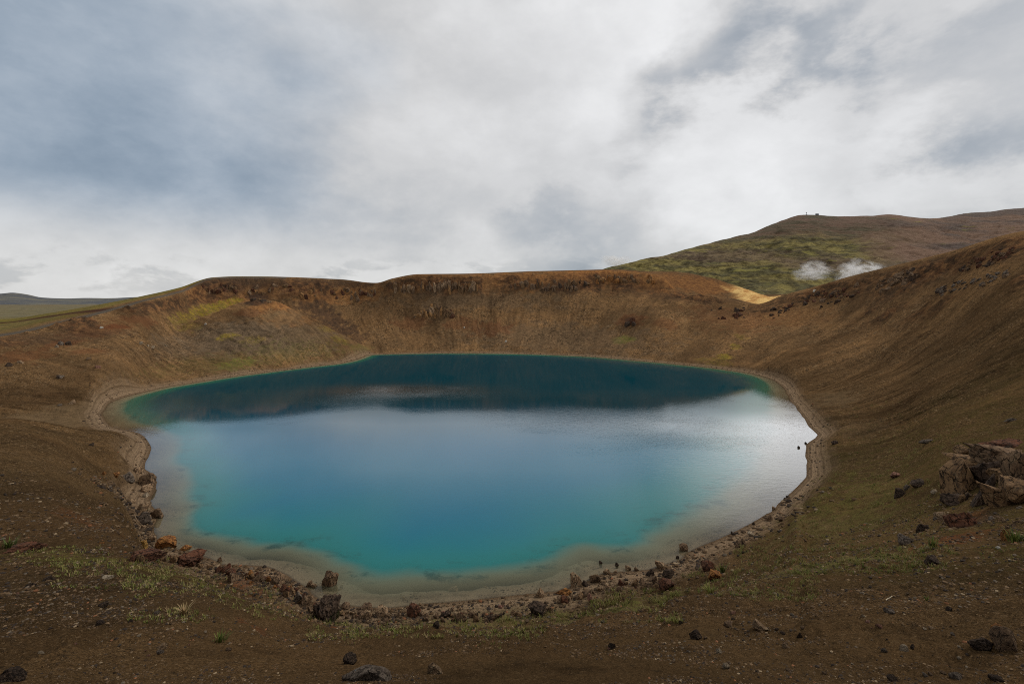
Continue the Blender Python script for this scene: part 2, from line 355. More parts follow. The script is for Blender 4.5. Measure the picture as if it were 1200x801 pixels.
orange = blobs([(640,328,110,13,.8,1.1,1.2),(700,322,60,9,1.,.9,1.2),(770,330,40,14,.8,1.,1.2),(820,334,40,16,1.,.6,1.,440),(848,336,20,12,.9,.7,1.,440),(795,330,40,14,.9,.8,1.,440),(390,345,45,12,.75,1.1,1.2),(350,335,25,8,.7),(560,330,80,13,.45,1.2,1.2),
  (240,345,26,10,.8,1.,1.2),(270,350,26,8,.6),(325,358,26,7,.8,1.,1.),(345,372,26,12,.5,1.1,1.),(420,342,30,12,.5,1.2,1.),(320,340,40,10,.4),(500,330,40,12,.4),(930,370,40,16,.25)])
pale = blobs([(868,343,20,9,1.,.5,1.5,430),(884,346,18,8,1.,.4,1.5,430),(896,348.5,14,6,1.,.4,1.5,430),(852,338,8,6,.5,.9,2.,430)])*sstep(440, 448, Yf)  # sunlit patch on the yellow hill's right flank, put into the colour
pale = np.maximum(pale, sstep(23.9, 26.2, azd+1.1*fbm(Xf*.05, Yf*.05, 3.3, 3)*((RH > 440) & (RH < 640)))*(1-sstep(29.5, 30.5, azd))*((RH > 470) & (RH < 640) & (Tf > 9)))
dark = blobs([(300,348,12,5,1.,.7,1.),(270,333,40,8,.85,.8,.8),(300,330,60,7,.7,.9,.8),(380,332,60,6,.7,1.,1.),(364,358,17,8,.8,1.2,1.6,378),(377,366,17,9,.85,1.2,1.6,378),(390,376,17,10,.85,1.2,1.6,378),(404,387,16,10,.8,1.2,1.6,378),(419,397,14,9,.65,1.2,1.6,380),(298,353,15,7,1.,.6,1.),(660,335,45,9,.75,1.2,1.4),(615,334,22,7,.6,1.2,1.2),(790,347,30,6,.6),(750,340,26,8,.5),
  (840,352,30,4,.5),(738,375,7,5,.8),(1150,610,40,12,.6,1.1,.7),(60,395,70,7,.45,1.,1.)])
grass_out = ((Tf > 9.12+.25*fbm(Xf*.05, Yf*.05, 1, 2)) & (azd < -28) & (RH < 3000)).astype(float)*sstep(-47, -35, -np.abs(azd+20))*1.0
grass_out = np.where((azd < -26), sstep(9.1, 9.45, Tf+.2*fbm(Xf*.04, Yf*.04, 1, 3)), 0)*sstep(-24.5, -27, azd)
grass_out *= 1-.8*sstep(1700, 2600, RH)
path = np.where(azd < -25, np.exp(-((Tf-9.0)/.09)**2), 0)+np.where(azd < -25, .8*sstep(8.75, 8.95, Tf)*(1-sstep(9.02, 9.12, Tf)), 0)
path = np.clip(path, 0, 1)
vgreen = np.where((azd > 22) & (RH > 600), sstep(980, 1150, RH), 0)
top = np.where(Tf > 9.0, 1.0, 0)*np.where(azd > -26, 1, 0)
olive = sstep(22, 32, azd)*(1-sstep(110, 190, RH))*sstep(25, 40, RH)*.5
mA = np.stack([np.clip(green+grass_out*.75+vgreen*.6, 0, 1), np.clip(yell+grass_out*.6, 0, 1), red], 1)
mB = np.stack([orange, pale, np.clip(dark+top*.35, 0, 1)], 1)
mC = np.stack([np.clip(cliff, 0, 1), path, olive], 1)
farwall = sstep(180, 330, RH)
sand = blobs([(60,490,70,9,1.,.5,.6,125),(110,492,40,10,.9,.6,.6,125),(140,475,30,8,.6,.8,.8),(335,371,22,13,.75,.8,1.2),(362,391,28,11,.6,.9,1.2),(985,468,40,8,.6,1.,.7),(1010,500,40,14,.4,1.,.7)])  # the two spur spots paint its sunlit right flank lighter
grey_face = blobs([(270,395,60,22,1.,.5,1.),(320,395,60,20,.9,.6,1.),(330,400,70,18,.7,.8,1.),(240,402,60,16,.5,.9,1.),(660,395,120,18,.5,1.1,1.),(560,352,110,12,.5,1.1,1.)])
lava = np.zeros_like(Xf)
k_ = np.where((Tf > 9.05) & (azd < -30) & (RH < 1500))[0]; q_ = PY-(Zf[k_]-HC)/Yf[k_]*F; lx_ = hit(5, 378, 240)[:2]; l2_ = hit(76, 368, 260)[:2]; e_ = (l2_-lx_)/np.linalg.norm(l2_-lx_)
lava[k_] = np.exp(-(((Xf[k_]-lx_[0])*-e_[1]+(Yf[k_]-lx_[1])*e_[0]+9*fbm(Xf[k_]*.012, Yf[k_]*.012, 2, 3))/5)**2)*sstep(.9, .0, np.abs((azd[k_]+43)/9)-.6)
mD = np.stack([sand, sstep(90, 150, RH)*(1-sstep(8.7, 9.0, Tf)), np.clip(grey_face, 0, 1)], 1)
mE = np.stack([lava, sstep(520, 900, RH)*(azd < -24), np.clip(np.log(np.maximum(RH, 1)/4)/5, 0, 1)], 1)

na, nr = sh
i, j = np.meshgrid(np.arange(na), np.arange(nr-1), indexing='ij')
i2 = (i+1) % na
quads = np.stack([i*nr+j, i*nr+j+1, i2*nr+j+1, i2*nr+j], -1).reshape(-1, 4)

m_ground, t, out = new_mat('crater_soil')
pos = t.node('ShaderNodeNewGeometry').outputs['Position']
A = t.sep(t.attr('mask_a', 'Vector')); B = t.sep(t.attr('mask_b', 'Vector')); M = t.sep(t.attr('mask_c', 'Vector')); sd = t.attr('shore_distance'); fw = t.attr('far_wall')
n_big = t.noise(pos, .035, 6, .6); n_mid = t.noise(pos, .35, 8, .62); n_fine = t.noise(pos, 2.6, 10, .65); n_grit = t.noise(pos, 18, 4, .7)
DD = t.sep(t.attr('mask_d', 'Vector')); thv = t.attr('fall_line', 'Vector'); n_chute = t.noise(t.mapping(thv, (.14, .45, 1)), 1.0, 5, .6)
n_rill = t.noise(thv, 1.0, 6, .65); n_rill2 = t.noise(t.mapping(thv, (2.6, 1.6, 1), (5, 0, 0)), 1.0, 5, .65, .4); rmask = t.math('MULTIPLY', t.ramp(t.noise(pos, .028, 5, .65), .42, .60, .1, 1.0), t.ramp(fw, 0, 1, 1.0, .6))
c = t.mix(t.ramp(n_big, .35, .65), (.078, .049, .0235), (.122, .0715, .0325))
c = t.mix(fw, c, t.mix(t.ramp(n_big, .35, .65), (.235, .134, .060), (.170, .101, .049)))
c = t.mix(t.math('MULTIPLY', t.ramp(n_chute, .40, .64), .7), c, t.mix(1.0, c, (1.32, 1.28, 1.22), 'MULTIPLY'))
c = t.mix(t.math('MULTIPLY', t.ramp(n_chute, .54, .36), .65), c, t.mix(1.0, c, (.66, .64, .64), 'MULTIPLY'))
c = t.mix(t.math('MULTIPLY', t.math('MULTIPLY', t.ramp(n_rill, .46, .64, 0, .75), t.ramp(rmask, 0, 1, .35, 1)), DD[1]), c, t.mix(1.0, c, (.55, .53, .52), 'MULTIPLY'))
c = t.mix(t.math('MULTIPLY', t.ramp(n_rill, .5, .3, 0, .35), DD[1]), c, t.mix(1.0, c, (1.45, 1.35, 1.25), 'MULTIPLY'))
c = t.mix(t.math('MULTIPLY', t.math('MULTIPLY', t.ramp(n_rill2, .50, .62, 0, .7), rmask), DD[1]), c, t.mix(1.0, c, (.56, .54, .53), 'MULTIPLY'))
c = t.mix(t.math('MULTIPLY', t.math('MULTIPLY', t.ramp(n_rill2, .46, .34, 0, .5), rmask), DD[1]), c, t.mix(1.0, c, (1.4, 1.36, 1.3), 'MULTIPLY'))
c = t.mix(t.ramp(n_mid, .5, .72, 0, .8), c, t.mix(1.0, c, (.52, .52, .55), 'MULTIPLY'))
c = t.mix(t.ramp(n_fine, .52, .75, 0, .8), c, (.042, .030, .019))
c = t.mix(t.ramp(n_fine, .40, .26, 0, .55), c, (.21, .135, .066))
c = t.mix(t.math('MULTIPLY', t.ramp(n_grit, .60, .70), .5), c, (.24, .165, .09))
c = t.mix(t.math('MULTIPLY', t.ramp(n_grit, .42, .30), .7), c, (.030, .022, .014))
E = t.sep(t.attr('mask_e', 'Vector'))
stony = t.math('MULTIPLY', t.ramp(t.noise(pos, .055, 5, .6), .38, .60, .40, 1.0), t.ramp(n_chute, .35, .6, .6, 1.0))
c = t.mix(t.math('MULTIPLY', DD[2], .92), c, t.mix(t.ramp(n_mid, .4, .62), (.172, .120, .074), (.112, .080, .051)))
def speck(c, scale, lo, hi, f):
    f = t.math('MULTIPLY', f, stony)
    v = t.node('ShaderNodeSeparateColor'); t.l.new(t.voro(pos, scale, out='Color'), v.inputs[0])
    g = t.comb(*[t.ramp(v.outputs[0], 0, 1, lo, hi, False)]*3)
    c = t.mix(f, c, t.mix(1.0, c, g, 'MULTIPLY'))
    c = t.mix(t.math('MULTIPLY', f, t.ramp(v.outputs[1], .94, .97)), c, (.25, .165, .09))
    return t.mix(t.math('MULTIPLY', f, t.ramp(v.outputs[2], .90, .93)), c, (.040, .027, .017))
c = speck(c, .75, .62, 1.38, t.math('MULTIPLY', fw, .7))
c = speck(c, 2.0, .56, 1.44, t.ramp(E[2], .55, .72, 0, .7))
c = speck(c, 6.5, .55, 1.45, t.ramp(E[2], .26, .46, 0, .75))
c = speck(c, 22.0, .45, 1.5, .75)
c = speck(c, 55.0, .6, 1.4, t.ramp(E[2], .5, .3, 0, .7))
c = t.mix(t.math('MULTIPLY', M[2], t.ramp(n_mid, .42, .6, .2, .9)), c, t.mix(t.ramp(n_fine, .45, .6), (.075, .056, .019), (.135, .108, .032)))
c = t.mix(t.math('MULTIPLY', A[2], .9), c, t.mix(t.ramp(n_fine, .4, .6), (.185, .068, .028), (.105, .047, .026)))
c = t.mix(t.math('MULTIPLY', B[0], .8), c, t.mix(t.ramp(n_mid, .4, .62), (.36, .165, .055), (.20, .085, .034)))
c = t.mix(t.math('MULTIPLY', B[2], .85), c, t.mix(t.ramp(n_mid, .4, .62), (.072, .042, .028), (.045, .032, .026)))
rockc = t.mix(t.ramp(t.noise(t.mapping(pos, (1, 1, 1.6)), .16, 9, .72), .40, .58), t.mix(t.ramp(n_mid, .4, .6), (.24, .125, .055), (.14, .065, .032)), (.045, .030, .022))
c = t.mix(t.math('MULTIPLY', M[0], .8), c, rockc)
c = t.mix(B[1], c, t.mix(t.ramp(n_rill, .4, .62), (.74, .49, .19), (.44, .215, .075)))  # bright sunlight on the hill flank, held in the base colour
mossy = t.noise(pos, .7, 9, .68)
c = t.mix(t.math('MULTIPLY', A[1], t.ramp(mossy, .42, .56, .12, 1)), c, t.mix(t.ramp(n_mid, .42, .6), (.34, .235, .035), (.20, .16, .03)))
mossn = t.math('MULTIPLY', t.ramp(n_fine, .42, .58, .15, 1), t.ramp(n_mid, .35, .58, .2, 1))
c = t.mix(t.math('MULTIPLY', A[0], t.mix(E[2], t.comb(mossn, mossn, mossn), t.comb(t.ramp(n_mid, .3, .6, .3, 1), 0.0, 0.0)) if False else t.math('MULTIPLY', t.math('MAXIMUM', mossn, t.math('MULTIPLY', t.ramp(mossy, .45, .56, .05, 1), t.ramp(E[2], .5, .75))), 1.0)), c, t.mix(t.ramp(n_mid, .4, .62), (.20, .185, .036), (.115, .115, .03)))
n_pl = t.noise(pos, .016, 8, .65)
c = t.mix(t.math('MULTIPLY', t.math('MULTIPLY', A[0], t.ramp(n_pl, .42, .6)), .7), c, t.mix(t.ramp(n_mid, .4, .6), (.20, .15, .075), (.13, .10, .05)))
c = t.mix(t.math('MULTIPLY', E[1], t.ramp(n_pl, .3, .6, .5, 1)), c, t.mix(t.ramp(n_mid, .4, .6), (.21, .175, .115), (.15, .135, .085)))
c = t.mix(t.math('MULTIPLY', t.math('MAXIMUM', E[1], t.math('MULTIPLY', A[0], t.ramp(sd, 150, 199))), t.ramp(t.noise(pos, .045, 9, .7), .5, .62, 0, .7)), c, (.075, .066, .040))
c = t.mix(t.math('MULTIPLY', E[0], .92), c, (.060, .026, .022))
c = t.mix(t.math('MULTIPLY', M[1], .9), c, (.110, .094, .075))
c = t.mix(t.math('MULTIPLY', DD[0], .8), c, t.mix(t.ramp(n_mid, .4, .6), (.19, .125, .066), (.14, .093, .05)))
# the beach: pale wet-to-dry gravel with strand lines
strand = t.noise(t.comb(t.math('MULTIPLY', sd, 1.7), t.math('MULTIPLY', n_mid, .3), 0.0), 1.0, 4, .6)
bw = t.math('MULTIPLY', t.ramp(t.math('ADD', sd, t.math('MULTIPLY', n_mid, 5.0)), 9.5, 4.0), t.ramp(fw, 0, 1, .9, .95))
bc = t.mix(t.ramp(strand, .42, .6), (.30, .205, .125), (.16, .108, .066))
bc = t.mix(t.ramp(n_fine, .5, .68), bc, (.09, .066, .048))
c = t.mix(bw, c, bc)
c = t.mix(t.ramp(sd, 1.0, .15), c, t.mix(1.0, c, (.5, .48, .46), 'MULTIPLY'))
bedc = t.mix(t.ramp(n_mid, .48, .62), (.27, .195, .125), (.185, .132, .085))
bedc = t.mix(t.ramp(sd, -3.0, -9.0), bedc, (.42, .39, .27))  # bed paler with depth, offsetting in colour the light lost through the water
c = t.mix(t.ramp(sd, .1, -.5), c, bedc)
hgt = t.math('ADD', t.math('MULTIPLY', n_fine, .60), t.math('ADD', t.math('MULTIPLY', n_grit, .05), t.math('MULTIPLY', n_mid, 1.6)))
tong = t.noise(t.mapping(thv, (.09, .30, 1), (9, 3, 0)), 1.0, 8, .68, .6)
c = t.mix(t.math('MULTIPLY', t.math('MULTIPLY', t.ramp(tong, .53, .60, 0, .6), DD[1]), t.ramp(sd, 6, 14)), c, t.mix(1.0, c, (1.38, 1.33, 1.27), 'MULTIPLY'))
c = t.mix(t.math('MULTIPLY', t.math('MULTIPLY', t.ramp(tong, .46, .40, 0, .6), DD[1]), t.ramp(sd, 6, 14)), c, t.mix(1.0, c, (.62, .61, .62), 'MULTIPLY'))
nrm = t.bump(hgt, 1.0, .8)
principled(t, out, c, 1.0, nrm, .0)

fall = np.stack([th*64+wob*1.2, rc*.035, Zf*.02], 1)
ground = mesh_obj('ground', np.stack([Xf, Yf, Zf], 1), quads, m_ground, attrs={'mask_a': mA, 'mask_b': mB, 'mask_c': mC, 'mask_d': mD, 'mask_e': mE, 'shore_distance': SD, 'far_wall': farwall, 'fall_line': fall})
tag(ground, 'brown scree crater bowl with steep gullied walls around the lake', None, kind='structure')

# ------------------------------------------------------------------ lake
gx = np.arange(shore[:, 0].min()-3, shore[:, 0].max()+4, .8); gy = np.arange(shore[:, 1].min()-3, shore[:, 1].max()+4, .8)
GX, GY = np.meshgrid(gx, gy, indexing='ij')
ws = shore_dist(GX, GY).reshape(GX.shape)
wd = np.maximum(-ws+2.2*fbm(GX*.10, GY*.10, 2.4, 4)*sstep(2, 9, -ws), 0)
wd = wd*(1+.5*(1-sstep(75, 100, GY))+1.3*sstep(150, 260, GY)+.7*sstep(-25, -60, GX))
depth = np.interp(wd, [0, 2.5, 5.5, 8, 11, 19, 31, 60, 200], [0, .35, .95, 1.7, 3.2, 7.5, 14, 27, 36])
keep = ws < 2.0
idx = -np.ones(GX.shape, int); idx[keep] = np.arange(keep.sum())
q = np.stack([idx[:-1, :-1], idx[1:, :-1], idx[1:, 1:], idx[:-1, 1:]], -1).reshape(-1, 4); q = q[(q >= 0).all(1)]
m_water, t, out = new_mat('lake_water')
geo = t.node('ShaderNodeNewGeometry'); pos = geo.outputs['Position']
dep = t.attr('depth')
big = t.noise(pos, .06, 5, .6)
weed = t.noise(t.mapping(pos, (.7, 1, 1)), .20, 10, .70, .1)
tone_near = t.attr('near_tone')
c = t.mix(t.ramp(dep, .7, 4.2), (.23, .225, .135), t.mix(tone_near, (.010, .105, .068), (.020, .172, .168)))
c = t.mix(t.ramp(dep, 3.0, 16.0), c, t.mix(tone_near, (.003, .045, .058), (.004, .126, .205)))
c = t.mix(t.ramp(dep, 14.0, 32.0), c, t.mix(tone_near, (.002, .036, .050), (.003, .112, .215)))
c = t.mix(t.math('MULTIPLY', t.math('MULTIPLY', t.ramp(weed, .50, .66), t.ramp(dep, .8, 2.0)), t.ramp(dep, 8, 3, 0, .75)), c, (.018, .075, .068))
alpha = t.math('SUBTRACT', 1.0, t.math('POWER', 2.718, t.math('MULTIPLY', dep, -.46)))
body = t.node('ShaderNodeMixShader')
tr = t.node('ShaderNodeBsdfTransparent'); t.put(tr.inputs[0], (.92, .95, .92)); df = t.node('ShaderNodeBsdfDiffuse'); t.put(df.inputs[0], c)
t.put(body.inputs[0], alpha); t.l.new(tr.outputs[0], body.inputs[1]); t.l.new(df.outputs[0], body.inputs[2])
patch = t.noise(t.mapping(pos, (.7, 1.5, 1), (30, 12, 0)), .014, 4, .55, .8)
gust = t.attr('gust')
amp = t.math('ADD', t.math('MULTIPLY', t.ramp(patch, .50, .66), .10), t.math('ADD', t.math('MULTIPLY', gust, 1.0), .035))
rip = t.math('ADD', t.noise(t.mapping(pos, (1, 1.5, 1)), 1.5, 3, .55), t.math('MULTIPLY', t.noise(t.mapping(pos, (1, 2.0, 1)), .45, 2, .5), 1.2))
nrm = t.bump(rip, 1.0, t.math('MULTIPLY', amp, .10))
fr = t.node('ShaderNodeFresnel'); fr.inputs['IOR'].default_value = 1.333; t.l.new(nrm, fr.inputs['Normal'])
gl = t.node('ShaderNodeBsdfGlossy'); t.put(gl.inputs['Color'], (1, 1, 1)); t.put(gl.inputs['Roughness'], t.math('MULTIPLY_ADD', amp, .10, .015)); t.l.new(nrm, gl.inputs['Normal'])
mx = t.node('ShaderNodeMixShader'); t.l.new(t.math('MULTIPLY', fr.outputs[0], t.attr('mirror_gain'), clamp=True), mx.inputs[0]); t.l.new(body.outputs[0], mx.inputs[1]); t.l.new(gl.outputs[0], mx.inputs[2])  # Fresnel scaled by the painted reflection strength
t.l.new(mx.outputs[0], out.inputs[0])
def gustspot(px, py, rx, ry, amp):
    D = HC*F/(py-PY); x0 = (px-PX)/F*D
    return amp*np.exp(-((GX-x0)/(rx*D/F))**2-((GY-D)/(ry*D/(py-PY)))**2)
gust = gustspot(470, 457, 95, 9, .45)+gustspot(800, 520, 150, 45, .35)+gustspot(680, 500, 90, 14, .2)
def rows(y): return HC*F/(y-PY)
gpy = PY+HC*F/GY; gpx = PX+F*GX/GY                       # the same shore marks as in the outline above, as rows and columns
near_tone = sstep(rows(470), rows(545), GY+14*fbm(GX*.016, GY*.016, 5.5, 3))  # blends body colour: dark at the far end, brighter blue toward the near side
mirror_gain = np.interp(GY+6*fbm(GX*.02, GY*.02, 3.5, 3), [60, rows(640), rows(590), rows(550), rows(497), rows(476), rows(455), 360], [.34, .36, .70, 1.12, 1.38, .75, .26, .26])  # reflection strength painted by place: weak far and near, strong at right shore
mirror_gain += 1.9*sstep(12, 62, GX)*sstep(rows(665), rows(605), GY)*sstep(-34, -6, ws)*(1-sstep(rows(505), rows(480), GY)*.8)
mirror_gain += .5*sstep(-50, -85, GX)*(1-sstep(rows(515), rows(500), GY))*sstep(rows(680), rows(600), GY)
mirror_gain += 1.3*gustspot(470, 457, 95, 7, 1.)+.5*gustspot(790, 500, 100, 14, 1.)
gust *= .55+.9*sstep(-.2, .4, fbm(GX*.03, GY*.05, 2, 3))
water = mesh_obj('lake', np.stack([GX[keep], GY[keep], np.zeros(keep.sum())], 1), q, m_water, attrs={'depth': depth[keep], 'gust': gust[keep], 'near_tone': near_tone[keep], 'mirror_gain': np.maximum(mirror_gain[keep], .25)})
tag(water, 'deep blue crater lake with turquoise shallows and brown edge', None, kind='structure')

# ------------------------------------------------------------------ mountain and far hills
def land_mesh(name, skyline, Dbase, Dcrest, Dback, base_z, seed, mat, nu=420, nv=200, rough=6.0, shape=1.0):
    pxs = np.linspace(skyline[0][0], skyline[-1][0], nu)
    sy = pchip([a for a, b in skyline], [b for a, b in skyline], pxs)
    Dc = np.interp(pxs, [a for a, b in Dcrest], [b for a, b in Dcrest])
    v = np.concatenate([np.linspace(0, 1, nv), np.linspace(1, 2, 40)[1:]])
    s = ((pxs-PX)/F)[:, None]
    D = np.where(v[None] <= 1, Dbase+(Dc[:, None]-Dbase)*v[None], Dc[:, None]+(Dback-Dc[:, None])*(v[None]-1))
    zc = (HC+(PY-sy)/F*Dc)[:, None]
    prof = np.where(v[None] <= 1, np.clip(v[None], 0, 1)**shape, 1-.9*np.clip(v[None]-1, 0, 1)**1.3)
    z = base_z+(zc-base_z)*prof
    x = s*D; y = D
    am = np.minimum(1, np.abs(1-v[None])*4)*np.minimum(1, v[None]*6)
    z = z+rough*am*(fbm(x*.006, y*.006, seed, 5)+.6*fbm(x*.02, y*.02, seed, 3, ridge=True))+rough*.12*fbm(x*.02, y*.02, seed+3, 3)
    n2 = len(v); i, j = np.meshgrid(np.arange(nu-1), np.arange(n2-1), indexing='ij')
    f = np.stack([i*n2+j, (i+1)*n2+j, (i+1)*n2+j+1, i*n2+j+1], -1).reshape(-1, 4)
    return mesh_obj(name, np.stack([x.ravel(), y.ravel(), z.ravel()], 1), f, mat)
m_mtn, t, out = new_mat('moorland')
pos = t.node('ShaderNodeNewGeometry').outputs['Position']; p = t.sep(pos)
st = t.mapping(pos, (.4, .4, 2.2))
n1 = t.noise(st, .006, 8, .62); n2 = t.noise(st, .022, 9, .66); n3 = t.noise(pos, .004, 4, .5)
hgt = t.math('ADD', p[2], t.math('MULTIPLY', n3, 160))
c = t.mix(t.ramp(n2, .42, .58), (.262, .212, .070), (.118, .102, .046))
c = t.mix(t.ramp(n1, .47, .60, 0, .7), c, (.175, .115, .08))
n4 = t.noise(pos, .05, 8, .7); c = t.mix(t.ramp(n4, .45, .58, 0, .9), c, t.mix(1.0, c, (.42, .40, .42), 'MULTIPLY'))
c = t.mix(t.ramp(n2, .585, .66, 0, .75), c, (.27, .235, .06))
c = t.mix(t.ramp(hgt, 255, 350), c, t.mix(t.ramp(n2, .4, .6), (.150, .094, .064), (.105, .084, .052)))
rightw = t.ramp(t.math('ADD', t.math('DIVIDE', p[0], p[1]), t.math('MULTIPLY', n3, .35)), .86, 1.04)
c = t.mix(rightw, c, t.mix(t.ramp(n1, .42, .6), (.215, .132, .088), (.120, .088, .072)))
c = t.mix(t.math('MULTIPLY', rightw, t.ramp(n2, .6, .7)), c, (.20, .17, .04))
principled(t, out, c, .97, t.bump(t.math('ADD', n2, t.math('ADD', n1, t.math('MULTIPLY', n4, .35))), 1.0, 22.0), .08)
sky_m = [(690,322),(705,316),(720,311.5),(740,307.5),(760,302),(775,300),(800,293),(830,285),(860,277.5),(880,273),(905,262.5),(920,257),(937,252.3),(950,251.8),(985,253.5),(1020,252.8),(1045,251.3),(1065,253.8),(1090,256),(1110,254),(1135,249.5),(1160,248),(1180,245),(1195,244),(1260,240),(1400,250)]
mtn = land_mesh('mountain', sky_m, 930, [(690,1150),(800,1450),(940,1750),(1080,1750),(1140,2100),(1400,2200)], 3800, HC+8, 5.5, m_mtn, 520, 260, 17.0, 1.0)
tag(mtn, 'broad green and brown mountain rising behind the crater rim', None, kind='structure')
m_far, t, out = new_mat('lava_moor')
pos = t.node('ShaderNodeNewGeometry').outputs['Position']
n1 = t.noise(t.mapping(pos, (1, 1, 6)), .006, 7, .65)
principled(t, out, t.mix(t.ramp(n1, .42, .62), (.085, .088, .095), (.15, .14, .11)), .98, t.bump(n1, .7, 15.0), .05)
sky_f = [(-400,352),(-250,347),(-120,349),(-60,345),(0,344),(14,342.8),(30,344.6),(50,348.5),(80,349.6),(100,349),(125,349.3),(155,348.2),(185,347),(240,348),(320,349.5),(420,351),(560,351.5)]
far = land_mesh('hills', sky_f, 2300, [(-400,3600),(600,3600)], 5200, HC-22, 9.1, m_far, 320, 70, 5.0, 1.3)
tag(far, 'low dark lava hills on the horizon at the left', None, kind='structure')

# ------------------------------------------------------------------ rocks
def ico(sub):
    import bmesh
    bm = bmesh.new(); bmesh.ops.create_icosphere(bm, subdivisions=sub, radius=1.0)
    bm.verts.ensure_lookup_table()
    v = np.array([x.co[:] for x in bm.verts]); f = np.array([[a.index for a in x.verts] for x in bm.faces]); bm.free(); return v, f
ICO = {k: ico(k) for k in (1, 2, 3, 4, 5)}
def rock_shape(seed, sub=4, facets=9, lump=.10, knob=0.0):
    r = np.random.default_rng(seed)
    v, f = ICO[sub]; v = v.copy()
    v = v*(1+.18*fbm(v[:, 0]*.9+seed*3.1, v[:, 1]*.9, v[:, 2]*.9, 2))[:, None]
    for k in range(facets):
        n = r.normal(size=3); n /= np.linalg.norm(n); d = r.uniform(.34, .80)
        ex = np.maximum(v@n-d, 0); v = v-(ex*.93)[:, None]*n
    lump *= 1.6; v = v*(1+.16*fbm(v[:, 0]*1.4, v[:, 1]*1.4+seed, v[:, 2]*1.4, 3))[:, None]
    q = fbm(v[:, 0]*2.1+seed, v[:, 1]*2.1, v[:, 2]*2.1, 5, .55)
    rg = fbm(v[:, 0]*3+seed, v[:, 1]*3, v[:, 2]*3, 4, .55, ridge=True)
    v = v*(1+lump*q+knob*(rg-.4))[:, None]
    v -= (v.max(0)+v.min(0))/2; v /= (v.max(0)-v.min(0)); return v, f
def rock_mat(name, a, b, dark, lichen=None, amt=.3, pit=0.0):
    m, t, out = new_mat(name)
    tc = t.node('ShaderNodeTexCoord').outputs['Generated']; oi = t.node('ShaderNodeObjectInfo').outputs['Random']
    va = t.node('ShaderNodeVectorMath', operation='ADD'); t.l.new(tc, va.inputs[0]); t.l.new(t.comb(t.math('MULTIPLY', oi, 37.0), t.math('MULTIPLY', oi, 11.0), oi), va.inputs[1]); tc = va.outputs[0]
    n1 = t.noise(tc, 2.2, 8, .65); n2 = t.noise(tc, 7.0, 8, .7); n3 = t.noise(tc, 24, 5, .7)
    c = t.mix(t.ramp(n1, .4, .62), a, b)
    c = t.mix(t.ramp(n2, .48, .62, 0, .9), c, dark)
    wv_ = t.node('ShaderNodeVectorMath', operation='MULTIPLY_ADD'); t.l.new(t.noise(tc, 3.0, 5, .6, 0, 1), wv_.inputs[0]); wv_.inputs[1].default_value = (.5, .5, .5); t.l.new(tc, wv_.inputs[2])
    crk = t.ramp(t.voro(wv_.outputs[0], 2.6, 'DISTANCE_TO_EDGE'), .0, .045, 1, 0)
    c = t.mix(t.math('MULTIPLY', crk, .85), c, tuple(x*.55 for x in dark))
    c = t.mix(t.ramp(n3, .56, .7, 0, .5), c, tuple(min(1, x*1.6) for x in a))
    if lichen: c = t.mix(t.math('MULTIPLY', t.ramp(t.noise(tc, 4.0, 6, .7), .56, .64), amt), c, lichen)
    h = t.math('ADD', t.math('MULTIPLY', n1, .5), t.math('ADD', t.math('MULTIPLY', n2, .32), t.math('MULTIPLY', n3, .10)))
    h = t.math('SUBTRACT', h, t.math('MULTIPLY', crk, .35))
    if pit: h = t.math('ADD', h, t.math('MULTIPLY', t.voro(tc, 9), pit))
    principled(t, out, c, .93, t.bump(h, 1.0, .45), .06); return m
RM = {
 'tan': rock_mat('tan_rock', (.33, .22, .13), (.235, .148, .085), (.07, .045, .03), (.40, .33, .21), .6),
 'brown': rock_mat('brown_rock', (.205, .132, .078), (.145, .09, .054), (.05, .035, .026), (.24, .17, .10), .5),
 'dark': rock_mat('dark_lava', (.090, .060, .042), (.058, .041, .031), (.022, .017, .014), (.18, .12, .075), .6, .3),
 'red': rock_mat('red_scoria', (.135, .056, .031), (.085, .042, .027), (.035, .022, .017), (.20, .125, .075), .5, .2),
 'rust': rock_mat('rusty_rock', (.30, .135, .042), (.19, .08, .03), (.07, .035, .02), (.42, .23, .08), .6),
 'ochre': rock_mat('ochre_rock', (.40, .23, .06), (.28, .15, .045), (.12, .07, .03)),
 'sand': rock_mat('sandy_ochre_rock', (.36, .20, .085), (.24, .125, .05), (.075, .045, .026)),
 'umber': rock_mat('umber_rock', (.22, .132, .066), (.15, .087, .045), (.045, .031, .022), (.27, .19, .11), .5),
 'grey': rock_mat('grey_rock', (.175, .138, .108), (.125, .094, .070), (.05, .038, .03), (.26, .22, .17), .4),
 'pale': rock_mat('pale_stone', (.42, .34, .24), (.31, .235, .155), (.17, .12, .08)),
 'white': rock_mat('white_stone', (.58, .54, .47), (.46, .42, .35), (.28, .25, .2)),
 'pink': rock_mat('pinkish_rock', (.30, .155, .105), (.22, .11, .075), (.10, .06, .045)),
}
_count = [0]
